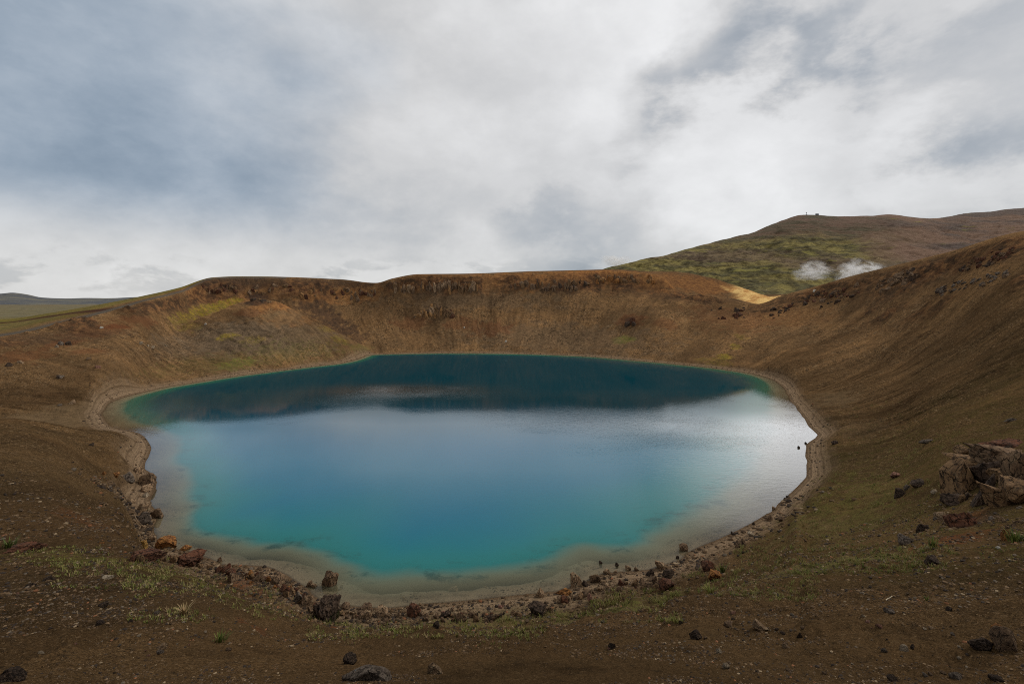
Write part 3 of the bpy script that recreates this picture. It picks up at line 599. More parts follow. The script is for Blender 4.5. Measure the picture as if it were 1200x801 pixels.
def rock(px, py, w, h, kind, label, cat='boulder', name='boulder', group=None, sub=None, facets=9, lump=.12, knob=0.0, sink=.42, flat=None, rot=None, tilt=0.0, wat=False, dmin=0, parent=None, depthf=None):
    """a rock whose middle is seen at px, py and which is w by h photo pixels large where it stands"""
    _count[0] += 1; seed = 100+_count[0]
    yb = py+h*.5
    if wat:
        x, D = on_water(px, yb); p = np.array([x, D, ground_z(x, D)])
    else:
        p = hit(px, yb, dmin)
    D = p[1]; k = D/F*((.88 if py > 540 else .75) if parent is None else 1.0)
    W, H = w*k, h*k*(.86 if parent is None and 640 < py < 740 else 1.0)
    dp = W*(depthf or random.Random(seed).uniform(.75, 1.05))
    if sub is None: sub = 5 if w > 22 else 4 if w > 9 else 3 if w > 5 else 2
    v, f = rock_shape(seed, sub, facets+3, lump, knob)
    extra = (-p[2] if wat and p[2] < 0 else 0)
    Ht = H/(1-sink)
    v = v*[W, dp, Ht]; v[:, 2] -= extra*np.clip(-v[:, 2]*4/Ht, 0, 1)
    if tilt:
        c_, s_ = math.cos(tilt), math.sin(tilt); v = np.stack([v[:, 0]*c_-v[:, 2]*s_, v[:, 1], v[:, 0]*s_+v[:, 2]*c_], 1)
    a = math.atan2(-p[0], p[1])
    base = p+np.array([p[0], p[1], 0])/math.hypot(p[0], p[1])*dp*.22
    zb = (max(p[2], 0.0) if wat else p[2])+Ht*.5-sink*H/(1-sink)
    o = mesh_obj(name, v, f, RM[kind], parent)
    o.location = (base[0], base[1], zb); o.rotation_euler = (0, 0, a+(rot or 0))
    if parent is None: tag(o, label, cat, group)
    return o
R_ = rock
# left shore
R_(173,561,20,17,'brown','large rounded brown boulder at the water on the left shore, topmost of the bank there',knob=.08)
R_(148,557,18,9,'grey','flat grey-tan boulder lying just left of the large rounded shore boulder')
R_(162,550,13,10,'tan','pale tan broken rock behind the large rounded boulder on the left shore')
R_(136,556,9,6,'rust','small rusty rock left of the flat grey-tan shore boulder',sink=.2)
R_(121,554,7,4,'rust','orange stone farthest up the slope from the left shore boulders',cat='stone',name='stone')
R_(172,571,13,9,'tan','tan cracked rock below the large rounded boulder on the left shore')
R_(169,593,16,11,'tan','tan slab-topped boulder behind the dark grey boulder on the left shore')
R_(184,600,15,13,'brown','brown boulder with its foot in the water beside the dark grey shore boulder')
R_(168,606,18,15,'grey','dark grey boulder of the three packed together on the left shore')
R_(168,618,7,6,'tan','small tan stone below the dark grey boulder on the left shore',cat='stone',name='stone')
R_(171,579,8,6,'pale','pale upright stone between the two boulder clusters on the left shore',cat='stone',name='stone')
R_(155,586,8,5,'tan','small tan stone on the slope left of the three packed shore boulders',cat='stone',name='stone')
R_(176,629,13,9,'tan','tan rock just above the orange boulder on the left shore')
R_(194,635,25,14,'rust','bright rust-orange boulder at the bottom of the left shore',knob=.12)
R_(168,637,10,8,'ochre','yellow ochre rock left of the rust-orange boulder')
R_(218,641,14,6,'rust','flat orange rock right of the rust-orange boulder at the water')
R_(258,654,7,7,'brown','small reddish brown knob of rock on the near left water edge')
R_(250,659,7,5,'tan','small tan rock beside the reddish brown knob on the near left edge')
R_(127,676,14,4,'pale','thin pale slab lying flat on the left foreground slope',cat='stone',name='stone',sink=.2)
R_(225,655,34,14,'red','broad dark reddish rock ledge below the rust-orange boulder',knob=.2,cat='ledge',name='rock_ledge')
R_(170,650,48,12,'red','long broken scoria ledge on the slope below the yellow ochre rock',knob=.25,cat='ledge',name='rock_ledge')
R_(30,641,44,9,'red','reddish scoria heap at the left edge of the foreground',knob=.25,cat='heap',name='scoria_heap')
# near edge, left to right
R_(387,675,24,21,'brown','brown angular boulder standing in the shallows off the near shore',wat=True,tilt=.15)
R_(362,682,9,8,'brown','small brown rock in the water left of the angular shallows boulder',wat=True)
R_(368,685,9,4,'tan','low tan stone awash beside the small brown rock in the shallows',wat=True,cat='stone',name='stone')
R_(383,711,38,34,'dark','tall lumpy dark lava block with grass at its foot on the near shore',knob=.34,sub=5,facets=4,lump=.2)
R_(361,704,17,18,'tan','pale tan rock leaning on the left of the tall dark lava block',knob=.08)
R_(348,698,12,16,'grey','narrow greyish rock on the red bank left of the pale tan rock',tilt=-.5)
R_(326,676,20,16,'brown','knobbly brown rock on top of the red bank at the near water edge',knob=.15)
R_(405,709,12,8,'brown','low brown rock just right of the tall dark lava block')
R_(428,712,20,13,'brown','jagged brown rock on the near shore left of the round rusty boulder',knob=.18)
R_(447,714,18,12,'tan','mossy tan rock next to the round rusty boulder on the near shore',knob=.15)
R_(485,714,19,17,'red','round rusty brown boulder carrying a small pale stone',facets=4,lump=.06)
R_(484,704,6,4,'pale','small pale stone on top of the round rusty boulder',cat='stone',name='stone')
R_(522,718,16,9,'dark','low dark rock right of the round rusty boulder',knob=.1)
R_(540,722,16,12,'brown','brown broken rock beside the low dark rock on the grassy lip',knob=.1)
R_(511,731,9,8,'dark','small black stone in the grass below the low dark rock',cat='stone',name='stone')
R_(580,721,12,9,'brown','squat brown rock on the grassy lip left of the black lava rock')
R_(531,674,15,8,'tan','smooth pale stone showing through the shallow water off the near shore',facets=3,lump=.05,cat='stone',name='stone')
R_(630,713,27,18,'dark','jagged black lava rock on the near slope below the water',knob=.2)
R_(644,713,10,9,'brown','brown stone against the right side of the jagged black lava rock',cat='stone',name='stone')
R_(633,692,13,13,'tan','knobbly tan rock on the gravel edge above the black lava rock',knob=.14)
R_(676,676,18,21,'tan','tall tan boulder with pits standing at the near water edge',knob=.08,facets=6)
R_(686,683,10,8,'dark','dark stone at the foot of the tall tan pitted boulder',cat='stone',name='stone')
R_(697,675,15,13,'brown','brown boulder right of the tall tan pitted boulder',knob=.08)
R_(712,669,12,6,'tan','flat tan rock at the water right of the brown boulder')
R_(720,669,7,6,'tan','blunt tan stone last in the row by the tall tan boulder',cat='stone',name='stone')
R_(692,699,9,12,'pink','pinkish rounded rock standing in a hollow of the near slope',facets=4)
R_(660,692,24,8,'rust','rusty low ledge between the knobbly tan rock and the tall tan boulder',knob=.2,cat='ledge',name='rock_ledge')
R_(736,664,8,6,'tan','tan stone at the water halfway along the near right shore',cat='stone',name='stone')
R_(746,666,7,5,'brown','brown stone beside the tan stone halfway along the near right shore',cat='stone',name='stone')
R_(773,660,13,12,'tan','knobbly tan rock topping the rock pile on the near right shore',knob=.15)
R_(762,669,13,11,'dark','dark rock at the left of the rock pile on the near right shore')
R_(783,671,16,12,'dark','dark mossy rock in the middle of the rock pile on the near right shore')
R_(781,684,21,13,'red','flat reddish rock at the foot of the rock pile on the near right shore')
R_(830,661,19,14,'red','deep red hollow rock on the beach right of the rock pile',knob=.1)
R_(838,672,18,11,'rust','rusty clod below the deep red hollow rock',knob=.15)
R_(801,640,12,8,'brown','wedge-shaped olive brown rock in the water off the near right shore',wat=True)
R_(794,652,5,4,'dark','small dark stone in the water between the wedge-shaped rock and the pile',wat=True,cat='stone',name='stone')
R_(723,660,5,5,'dark','dark stone sticking out of the water off the flat tan rock',wat=True,cat='stone',name='stone')
R_(704,658,5,4,'dark','low dark stone in the water behind the brown boulder',wat=True,cat='stone',name='stone')
R_(868,635,14,11,'brown','squarish brown boulder on the right beach')
R_(901,606,10,8,'brown','brown boulder jutting from the right beach over the water')
R_(907,595,5,4,'tan','small tan stone in the water above the jutting brown boulder',cat='stone',name='stone',wat=True)
R_(883,613,4,4,'dark','small dark stone at the water below the jutting brown boulder',cat='stone',name='stone',wat=True)
R_(858,624,4,4,'dark','tiny dark stone at the water beside the squarish brown boulder',cat='stone',name='stone',wat=True)
R_(917,607,12,6,'brown','low brown rock up the beach from the jutting brown boulder')
R_(880,625,9,5,'pale','pale stone on the right beach above the squarish brown boulder',cat='stone',name='stone')
R_(944,518,4,3,'dark','dark stone in the bright water nearest the right point',wat=True,cat='stone',name='stone')
R_(936,523,4,3,'dark','dark stone in the bright water farther out from the right point',wat=True,cat='stone',name='stone')
R_(978,517,10,6,'dark','dark rock on the upper beach behind the right point')
R_(954,340,5,3,'white','white stone on the dark rocks of the right rim',cat='stone',name='stone')
# foreground
R_(430,788,66,17,'grey','large grey slab half buried at the bottom of the picture',facets=12,lump=.06,sink=.5,depthf=.55)
R_(410,772,18,10,'dark','dark cloddy rock behind the large grey slab',knob=.2)
R_(509,783,24,12,'tan','slanting tan wedge of rock right of the large grey slab',tilt=-.5,depthf=.5)
R_(1179,746,34,29,'brown','large grey-brown boulder at the lower right corner',facets=11,lump=.07)
R_(1150,752,28,12,'dark','dark low rock left of the large lower right boulder',knob=.1)
R_(1168,733,13,6,'rust','rusty flat stone on the slope above the large lower right boulder',cat='stone',name='stone')
R_(892,731,20,14,'tan','pointed tan rock wedge on the bare right foreground',tilt=.4,depthf=.6)
R_(815,743,17,11,'dark','dark knobbly rock left of the pointed tan wedge',knob=.1)
R_(855,731,14,5,'brown','low brown stone between the dark knobbly rock and the tan wedge',cat='stone',name='stone')
R_(1042,715,13,5,'grey','flat grey stone below the pale stick on the right foreground',cat='stone',name='stone')
R_(937,743,9,7,'dark','round black stone right of the pointed tan wedge',cat='stone',name='stone')
R_(717,756,10,7,'dark','small black arched stone in the middle of the bare foreground',cat='stone',name='stone')
R_(843,762,8,6,'pale','pale stone below the dark knobbly rock',cat='stone',name='stone')
R_(851,780,9,6,'pale','pale stone near the bottom edge under the pointed tan wedge',cat='stone',name='stone')
R_(921,756,9,5,'tan','tan stone below the round black stone',cat='stone',name='stone')
R_(1060,759,11,6,'pale','pale cream stone on the lower right slope',cat='stone',name='stone')
R_(1070,757,7,5,'dark','dark stone touching the pale cream stone',cat='stone',name='stone')
R_(1036,761,8,5,'grey','bluish grey stone left of the pale cream stone',cat='stone',name='stone')
R_(1030,732,8,5,'pink','pinkish stone above the bluish grey stone',cat='stone',name='stone')
R_(1120,791,15,6,'grey','grey stone at the bottom edge toward the right corner',cat='stone',name='stone')
R_(1167,794,16,6,'dark','dark stone cut by the bottom edge at the right corner',cat='stone',name='stone')
R_(1045,795,13,5,'dark','dark stone cut by the bottom edge right of centre',cat='stone',name='stone')
R_(1112,713,7,5,'dark','black stone on the rutted right foreground',cat='stone',name='stone')
R_(121,708,12,6,'dark','dark pointed stone on the left foreground',cat='stone',name='stone')
R_(118,728,10,6,'dark','black stone below the dark pointed stone on the left foreground',cat='stone',name='stone')
R_(153,726,6,4,'dark','small black stone right of the two dark left foreground stones',cat='stone',name='stone')
R_(88,732,8,4,'tan','tan stone left of the black left foreground stone',cat='stone',name='stone')
R_(184,717,8,4,'grey','grey stone left of the dry grass tuft',cat='stone',name='stone')
R_(56,677,9,5,'dark','dark stone on the grassy left ledge',cat='stone',name='stone')
R_(35,685,14,6,'dark','dark flat stone at the far left of the foreground',cat='stone',name='stone')
R_(190,757,13,6,'tan','tan stone at the lower left of the foreground',cat='stone',name='stone')
R_(188,763,9,5,'grey','grey stone just below the lower left tan stone',cat='stone',name='stone')
R_(48,763,7,4,'pale','pale stone at the lower left by the picture edge',cat='stone',name='stone')
R_(14,790,30,17,'dark','dark rock filling the bottom left corner',knob=.15)
R_(268,760,0.1+7,4,'brown','brown stone in the lower left middle of the foreground',cat='stone',name='stone')
# right slope
R_(1087,516,24,6,'grey','long grey slab lying aslant on the right slope',tilt=.32,depthf=.25,facets=12,lump=.04,sink=.1,cat='stone slab',name='stone_slab')
R_(1184,491,17,5,'grey','long grey slab on the right slope near the picture edge',tilt=.25,depthf=.3,facets=12,lump=.04,sink=.1,cat='stone slab',name='stone_slab')
R_(1050,556,13,6,'pink','flat reddish stone alone on the grassy right slope',cat='stone',name='stone')
R_(1055,576,14,11,'dark','dark block at the lower end of the stone row left of the outcrop')
R_(1077,565,20,8,'dark','dark flat rock at the upper end of the stone row left of the outcrop')
R_(1063,570,8,6,'grey','grey stone in the stone row left of the outcrop',cat='stone',name='stone')
R_(1095,575,9,5,'pale','pale stone between the stone row and the outcrop',cat='stone',name='stone')
R_(1062,632,20,10,'grey','grey weathered rock in the grass right of the deep red beach rock',knob=.1)
R_(1082,617,16,9,'dark','dark rock on the red bank under the outcrop',knob=.1)
R_(1178,626,10,14,'rust','upright rust-red stone on the bank below the outcrop',cat='stone',name='stone')
R_(1170,641,6,3,'white','small white stone on the path under the outcrop',cat='stone',name='stone')
R_(1125,608,36,20,'red','rough dark red scoria mound beneath the outcrop',knob=.25,cat='mound',name='scoria_mound')
R_(1094,655,20,10,'dark','dark clod in the grass band under the red bank',knob=.2,cat='clod',name='clod')
# left slope
R_(80,401,9,6,'dark','black rock in the small crag high on the left slope')
R_(71,401,8,6,'grey','grey rock left of the black rock high on the left slope')
R_(66,405,6,4,'pale','pale stone under the grey rock high on the left slope',cat='stone',name='stone')
R_(24,423,9,5,'tan','tan rock in the reddish crag at the far left slope')
R_(11,426,9,6,'dark','dark rock at the far left edge of the slope')
R_(71,440,10,5,'grey','grey rock alone in the middle of the left slope')
R_(104,419,7,4,'tan','tan rock topmost of the trail of stones on the left slope')
R_(115,429,7,5,'pink','pinkish rock lowest of the trail of stones on the left slope')
R_(119,383,5,3,'white','white stone beside the orange patch under the left rim',cat='stone',name='stone')
R_(165,401,5,4,'pale','pale stone topmost of three on the left slope',cat='stone',name='stone')
R_(173,404,4,3,'pale','pale stone in the middle of three on the left slope',cat='stone',name='stone')
R_(179,406,5,3,'pale','pale stone lowest of three on the left slope',cat='stone',name='stone')
R_(194,404,3,3,'pale','pale stone right of the three on the left slope',cat='stone',name='stone')
R_(241,379,4,3,'white','white stone below the yellow grass behind the left spur',cat='stone',name='stone')
R_(84,470,10,6,'tan','tan rock on the flat beside the left end of the lake')
R_(70,474,6,3,'grey','grey stone on the flat left of the tan rock',cat='stone',name='stone')
R_(130,466,6,4,'tan','tan rock at the far left corner of the lake')
R_(107,520,7,4,'dark','dark rock on the crest of the left mound')
# far wall
R_(593,399,4,3,'white','white stone low on the far wall',cat='stone',name='stone')
R_(544,383,3,2,'white','white stone halfway up the far wall',cat='stone',name='stone')
R_(754,423,3,5,'dark','dark upright stone at the far water edge',cat='stone',name='stone',sub=3)

# outcrops: one fixed mass of blocks each
def outcrop(px, py, label, blocks, dmin=0):
    p = hit(px, py, dmin)
    e = bpy.data.objects.new('rock_outcrop', None); C.objects.link(e); e.location = p; e.empty_display_size = 1
    tag(e, label, 'rock outcrop')
    for (bx, by, w, h, kind, kw) in blocks:
        o = rock(bx, by, w, h, kind, None, name='block', parent=e, dmin=dmin, **kw)
        o.location = (o.location[0]-p[0], o.location[1]-p[1], o.location[2]-p[2])
    return e
rr = random.Random(21)
pile = [(1124,558,36,42,'umber',dict(facets=20,lump=.045,sink=.2,depthf=1.2)),(1135,541,50,9,'umber',dict(facets=12,lump=.1,tilt=-.12,sink=0.,depthf=.9)),(1127,528,17,12,'umber',dict(facets=11,lump=.07,sink=.0)),
 (1168,580,36,26,'umber',dict(facets=18,lump=.05,sink=.2)),(1191,576,34,28,'umber',dict(facets=16,lump=.06,sink=.2)),(1173,557,27,14,'umber',dict(facets=9,lump=.1,sink=.0)),(1152,572,24,36,'dark',dict(lump=.15,knob=.1)),
 (1165,537,56,26,'brown',dict(knob=.25,sink=.2)),(1192,545,30,36,'brown',dict(knob=.2)),(1160,550,40,30,'dark',dict(knob=.2)),(1178,522,50,12,'red',dict(knob=.3)),(1120,585,30,10,'dark',dict(knob=.2))]
for k in range(84):
    u, v_ = rr.uniform(1112, 1198), rr.random()
    pile.append((u, 590-v_*(66 if u > 1140 else 40), rr.uniform(4, 11), rr.uniform(3, 9), rr.choice(['umber','brown','umber','umber','tan','dark']), dict(facets=8, lump=.12, knob=rr.choice([0, .1]), sink=.25, rot=rr.uniform(-.8, .8), tilt=rr.uniform(-.4, .4))))
outcrop(1150,590,'brown crag of stacked cracked blocks on the right slope at the picture edge', pile, 20)
rr = random.Random(11)
fan = []
for k in range(46):
    u = rr.uniform(-1, 1); top = 1-abs(u-.1)**1.3
    fan.append((509+23*u, 372-14*top*rr.random()-2, rr.uniform(2.6, 5.5), rr.uniform(5, 12)*(.35+.65*top), rr.choice(['sand','sand','brown','umber','tan'] if u < .35 else ['umber','brown','red']), dict(knob=.15, sub=3, sink=.5, facets=7, tilt=-.45*u+rr.uniform(-.12, .12))))
outcrop(510,372,'ochre fan-shaped crag of upright ribs halfway up the far wall',fan,380)
outcrop(738,379,'small dark red crag above the green patch on the far wall',[(735,379,8,6,'dark',dict(knob=.2)),(740,375,9,7,'red',dict(knob=.2)),(743,379,6,5,'dark',dict(knob=.2))], 300)
outcrop(300,351,'dark knob crowning the bare spur on the left',[(297,350,7,3,'dark',dict(knob=.15,sink=.6)),(303,350,7,2.4,'umber',dict(knob=.15,sink=.6)),(309,351.5,9,2.4,'dark',dict(knob=.15,sink=.6)),(315,353,7,2.2,'umber',dict(knob=.15,sink=.6))], 200)
rr = random.Random(5)
def scatter_crag(label, spots, dmin=100):
    bl = []
    for (x, y, w, h, n, kinds) in spots:
        for k in range(int(n*2.2)):
            s = .35+.8*rr.random()**1.8; u = rr.uniform(-1, 1)
            bl.append((x+u*w, y-u*w*(.32 if x > 900 else 0)+rr.uniform(-h, h), 7*s, 4.0*s*rr.uniform(.7, 1.2), rr.choice(kinds), dict(knob=.12, sub=3, sink=.5, facets=8, rot=rr.uniform(-.9, .9), tilt=rr.uniform(-.3, .3))))
    return outcrop(spots[0][0], spots[0][1], label, bl, dmin)
scatter_crag('dark rocky shelf with pale blocks on the right rim, biggest along that rim', [(1052,327,24,7,22,['dark','brown','brown']),(1062,322,14,6,8,['tan','brown'])])
scatter_crag('reddish brown broken crag high on the right rim toward the picture edge', [(1150,306,24,7,16,['red','brown','dark']),(1175,298,16,4,8,['red','brown'])])
scatter_crag('dark crag stepping down the right rim toward the notch', [(985,345,22,7,16,['dark','red','brown']),(955,348,14,5,7,['red','dark'])])
scatter_crag('small dark rocks flanking the notch at the far right of the rim', [(915,364,14,6,9,['dark','red']),(850,366,24,7,9,['dark','red'])])
scatter_crag('greyish line of rubble below the right rim crags', [(1115,337,18,5,14,['grey','dark']),(1160,326,24,6,14,['grey','brown'])])
def cliff_row(label, x0, x1, y0, y1, n, kinds, hs, dmin=380):
    bl = []
    for k in range(n):
        u = rr.random(); w_ = 2.2+6*rr.random()**2
        bl.append((x0+u*(x1-x0), rr.uniform(y0, y1), w_, rr.uniform(*hs), rr.choice(kinds), dict(knob=.14, sub=3, sink=.5, facets=8, tilt=rr.uniform(-.12, .12), rot=rr.uniform(-.5, .5))))
    return outcrop((x0+x1)/2, (y0+y1)/2, label, bl, dmin)
cliff_row('brown cliff of upright columns under the far rim left of its middle', 462, 560, 332, 340, 62, ['umber','brown','sand','tan','brown'], (4, 11))
cliff_row('dark blocky cliff under the far rim right of its middle', 600, 690, 329, 339, 46, ['dark','umber','brown','brown'], (3, 8))
cliff_row('low ochre cliff line under the far rim close to its right end', 695, 765, 323, 330, 34, ['sand','umber','rust','brown'], (3, 6))
cliff_row('reddish brown cliff behind the left spur, right of its dark knob', 350, 440, 338, 349, 34, ['umber','red','brown','sand'], (3, 7))
cliff_row('dark reddish cliff above the yellow hollow on the left rim', 232, 345, 333, 343, 28, ['red','umber','brown'], (2.5, 5.5), 300)

def bank(label, line, n, kinds, size, spread):
    bl = []; L = np.array(line, float)
    for k in range(n):
        u = rr.random()*(len(L)-1); i_ = int(u); q = L[i_]+(L[i_+1]-L[i_])*(u-i_)
        s_ = size[0]+(size[1]-size[0])*rr.random()**2
        bl.append((q[0]+rr.uniform(-spread, spread), q[1]+abs(rr.gauss(0, spread*.5))+2, s_, s_*rr.uniform(.5, .9), rr.choice(kinds), dict(knob=rr.choice([.1, .2, .3]), sub=3, sink=.5, facets=6, rot=rr.uniform(-1, 1), tilt=rr.uniform(-.3, .3))))
    return outcrop(line[len(line)//2][0], line[len(line)//2][1]+4, label, bl)
bank('broken stones spilled over the slope below the cracked crag', [(1098,598),(1125,600),(1160,604),(1192,606)], 44, ['umber','brown','grey','tan'], (3, 9), 9)
bank('lumpy rusty bank of scoria sloping to the water left of the tall dark lava block', [(258,660),(290,668),(320,676),(345,690),(366,704)], 60, ['red','brown','red','umber','rust'], (4, 13), 9)
bank('broken brown rock bank between the tall pitted boulder and the rock pile', [(650,700),(680,694),(710,682),(750,676),(785,676)], 50, ['brown','umber','red','tan','brown'], (3.5, 11), 8)
bank('mossy brown broken ledge between the tall dark lava block and the round rusty boulder', [(400,714),(430,716),(465,718)], 30, ['brown','umber','tan'], (4, 11), 6)
bank('brown rubble ledge on the lip between the round rusty boulder and the black lava rock', [(500,716),(550,718),(610,712)], 40, ['brown','umber','red','dark'], (3.5, 10), 8)
bank('dark reddish broken ground under the rust-orange boulder on the left shore', [(140,652),(180,648),(215,652),(245,662)], 40, ['red','brown','umber'], (4, 11), 7)

# the pale stick
p = hit(1042, 704)
def tube(pts, r0, r1, n=7):
    pts = np.array(pts, float); V = []; Fc = []
    for k, q in enumerate(pts):
        d = pts[min(k+1, len(pts)-1)]-pts[max(k-1, 0)]; d /= np.linalg.norm(d)
        a = np.cross(d, [0.3, .2, .93]); a /= np.linalg.norm(a); b = np.cross(d, a); r = r0+(r1-r0)*k/(len(pts)-1)
        for i in range(n): V.append(q+r*(math.cos(6.283*i/n)*a+math.sin(6.283*i/n)*b))
        if k:
            for i in range(n): Fc.append([(k-1)*n+i, (k-1)*n+(i+1) % n, k*n+(i+1) % n, k*n+i])
    for e in (0, len(pts)-1):
        V.append(pts[e]); c_ = len(V)-1
        for i in range(n): Fc.append([c_, e*n+i, e*n+(i+1) % n, e*n+(i+1) % n])
    return np.array(V), [f if f[2] != f[3] else f[:3]+[f[0]] for f in Fc]
def poly_obj(name, V, Fc, mat, parent=None, smooth=True):
    me = bpy.data.meshes.new(name); me.from_pydata([tuple(v) for v in V], [], [list(dict.fromkeys(f)) for f in Fc]); me.materials.append(mat)
    for q in me.polygons: q.use_smooth = smooth
    o = bpy.data.objects.new(name, me); C.objects.link(o)
    if parent: o.parent = parent
    return o
def plain_mat(name, col, rough=.8, var=.25):
    m, t, out = new_mat(name); pos = t.node('ShaderNodeNewGeometry').outputs['Position']
    n = t.noise(pos, 3.0, 6, .6); principled(t, out, t.mix(t.ramp(n, .35, .65), col, tuple(x*(1-var) for x in col)), rough); return m
m_stick = plain_mat('bleached_wood', (.62, .52, .36))
V, Fc = tube([p+[-.13, 0, .05], p+[-.04, .01, .10], p+[.05, .02, .13], p+[.14, .02, .2]], .02, .014)
tag(poly_obj('stick', V, Fc, m_stick), 'short pale stick lying on the bare right foreground', 'stick')

# ------------------------------------------------------------------ small stones one could pick up (repeats) and the gravel between them
proto = {}
def stone_mesh(kind, v):
    if (kind, v) not in proto:
        a, f = rock_shape(900+v*7+len(kind), 2, 8, .12)
        me = mesh_obj('stone', a, f, RM[kind]); proto[(kind, v)] = me.data; bpy.data.objects.remove(me)
    return proto[(kind, v)]
def stones(n, box, label, group, kinds, smin, smax, shape=None):
    k = 0; tries = 0
    while k < n and tries < n*20:
        tries += 1
        px, py = rr.uniform(box[0], box[2]), rr.uniform(box[1], box[3])
        if shape and not shape(px, py): continue
        p = hit(px, py)
        if p is None or p[2] < .05: continue
        s = (smin+(smax-smin)*rr.random()**2.2)*p[1]/F
        me = stone_mesh(rr.choice(kinds), rr.randrange(4))
        o = bpy.data.objects.new('stone', me); C.objects.link(o)
        o.location = (p[0], p[1], p[2]+s*.12); o.scale = (s, s*rr.uniform(.7, 1.1), s*rr.uniform(.45, .75)); o.rotation_euler = (rr.uniform(-.3, .3), rr.uniform(-.3, .3), rr.uniform(0, 6.28))
        tag(o, label, 'stone', group); k += 1
mixk = ['tan', 'brown', 'brown', 'dark', 'grey', 'pale', 'pink']
stones(44, (10,680,330,792), 'one of the small loose stones on the bare left foreground slope', 'loose stones on the left foreground', mixk, 2.2, 6)
stones(80, (620,715,1190,794), 'one of the small loose stones on the bare right foreground slope', 'loose stones on the right foreground', mixk, 2.2, 6.5)
stones(28, (395,698,650,722), 'one of the small stones along the near gravel edge of the lake', 'stones along the near water edge', ['tan','brown','dark','pink'], 2.5, 6)
stones(26, (100,545,185,640), 'one of the small stones among the left shore boulders', 'stones on the left shore', ['tan','brown','tan','rust'], 2.5, 6)
stones(22, (800,590,930,660), 'one of the small stones on the right hand beach', 'stones on the right beach', ['tan','brown','dark'], 2.2, 5)

def ground_zv(x, y):
    a = np.degrees(np.arctan2(x, y)); a = np.where(a < AZ[0], a+360, a)
    i = np.clip(np.searchsorted(AZ, a)-1, 0, len(AZ)-2); ta = (a-AZ[i])/(AZ[i+1]-AZ[i])
    r = np.hypot(x, y); j = np.clip(np.searchsorted(RHO, r)-1, 0, len(RHO)-2); tr = (r-RHO[j])/(RHO[j+1]-RHO[j])
    return (ZG[i, j]*(1-ta)+ZG[i+1, j]*ta)*(1-tr)+(ZG[i, j+1]*(1-ta)+ZG[i+1, j+1]*ta)*tr
def pebble_cloud(name, n, mat, gen, label):
    """one mesh of many tiny pebbles; gen(m) gives x, y, size and a keep mask for m tries"""
    base = np.array([[0,0,1],[.894,0,.447],[.276,.851,.447],[-.724,.526,.447],[-.724,-.526,.447],[.276,-.851,.447],[.724,.526,-.447],[-.276,.851,-.447],[-.894,0,-.447],[-.276,-.851,-.447],[.724,-.526,-.447],[0,0,-1]])
    fc = np.array([[0,1,2],[0,2,3],[0,3,4],[0,4,5],[0,5,1],[1,6,2],[2,7,3],[3,8,4],[4,9,5],[5,10,1],[2,6,7],[3,7,8],[4,8,9],[5,9,10],[1,10,6],[11,7,6],[11,8,7],[11,9,8],[11,10,9],[11,6,10]])
    xs, ys, ss, k = [], [], [], 0
    while k < n:
        x, y, sz, keep = gen(n)
        xs.append(x[keep]); ys.append(y[keep]); ss.append(sz[keep]); k += int(keep.sum())
    x, y, sz = [np.concatenate(q)[:n] for q in (xs, ys, ss)]
    z = ground_zv(x, y)
    v = base[None]*(1+rng.uniform(-.3, .3, (n, 12, 1)))*np.stack([sz, sz*rng.uniform(.6, 1, n), sz*rng.uniform(.4, .75, n)], 1)[:, None]
    a = rng.uniform(0, 6.28, n); c_, s_ = np.cos(a)[:, None], np.sin(a)[:, None]
    V = np.stack([v[..., 0]*c_-v[..., 1]*s_+x[:, None], v[..., 0]*s_+v[..., 1]*c_+y[:, None], v[..., 2]+(z+sz*.12)[:, None]], -1)
    Fc = (fc[None]+12*np.arange(n)[:, None, None]).reshape(-1, 3)
    o = mesh_obj(name, V.reshape(-1, 3), Fc, mat, smooth=False, attrs={'tone': np.repeat(rng.random(n), 12)})
    tag(o, label, None, kind='stuff'); return o
m_grav, t, out = new_mat('gravel_mix')
tone = t.attr('tone'); pos = t.node('ShaderNodeNewGeometry').outputs['Position']
cr = t.node('ShaderNodeValToRGB'); t.l.new(tone, cr.inputs[0]); cr.color_ramp.interpolation = 'CONSTANT'
els = [(0, (.036, .025, .018)), (.24, (.105, .063, .031)), (.54, (.070, .044, .024)), (.74, (.165, .105, .055)), (.87, (.125, .095, .066)), (.935, (.27, .195, .115)), (.975, (.21, .09, .04))]
while len(cr.color_ramp.elements) < len(els): cr.color_ramp.elements.new(.5)
for e, (q, c_) in zip(cr.color_ramp.elements, els): e.position = q; e.color = (*c_, 1)
principled(t, out, t.mix(t.ramp(t.noise(pos, 9, 5, .6), .4, .65, 0, .6), cr.outputs[0], t.mix(1.0, cr.outputs[0], (.5, .5, .5), 'MULTIPLY')), .95)
def gen_fg(m):
    a = np.radians(rng.uniform(-49, 49, m)); r = 4*(80/4)**rng.random(m); x, y = r*np.sin(a), r*np.cos(a)
    cl = perlin(x*.35, y*.35, 1.7)+.5*perlin(x*.11, y*.11, 6.7)+.4*perlin(x*1.1, y*1.1, 2.7)
    keep = (rng.random(m) < .30+1.5*cl+.4*np.exp(-((r-38)/22)**2)) & (shore_dist(x, y) > .3)
    return x, y, r*(.0006+.0030*rng.random(m)**5), keep
pebble_cloud('gravel', 80000, m_grav, gen_fg, 'fine loose gravel strewn over the near slope')
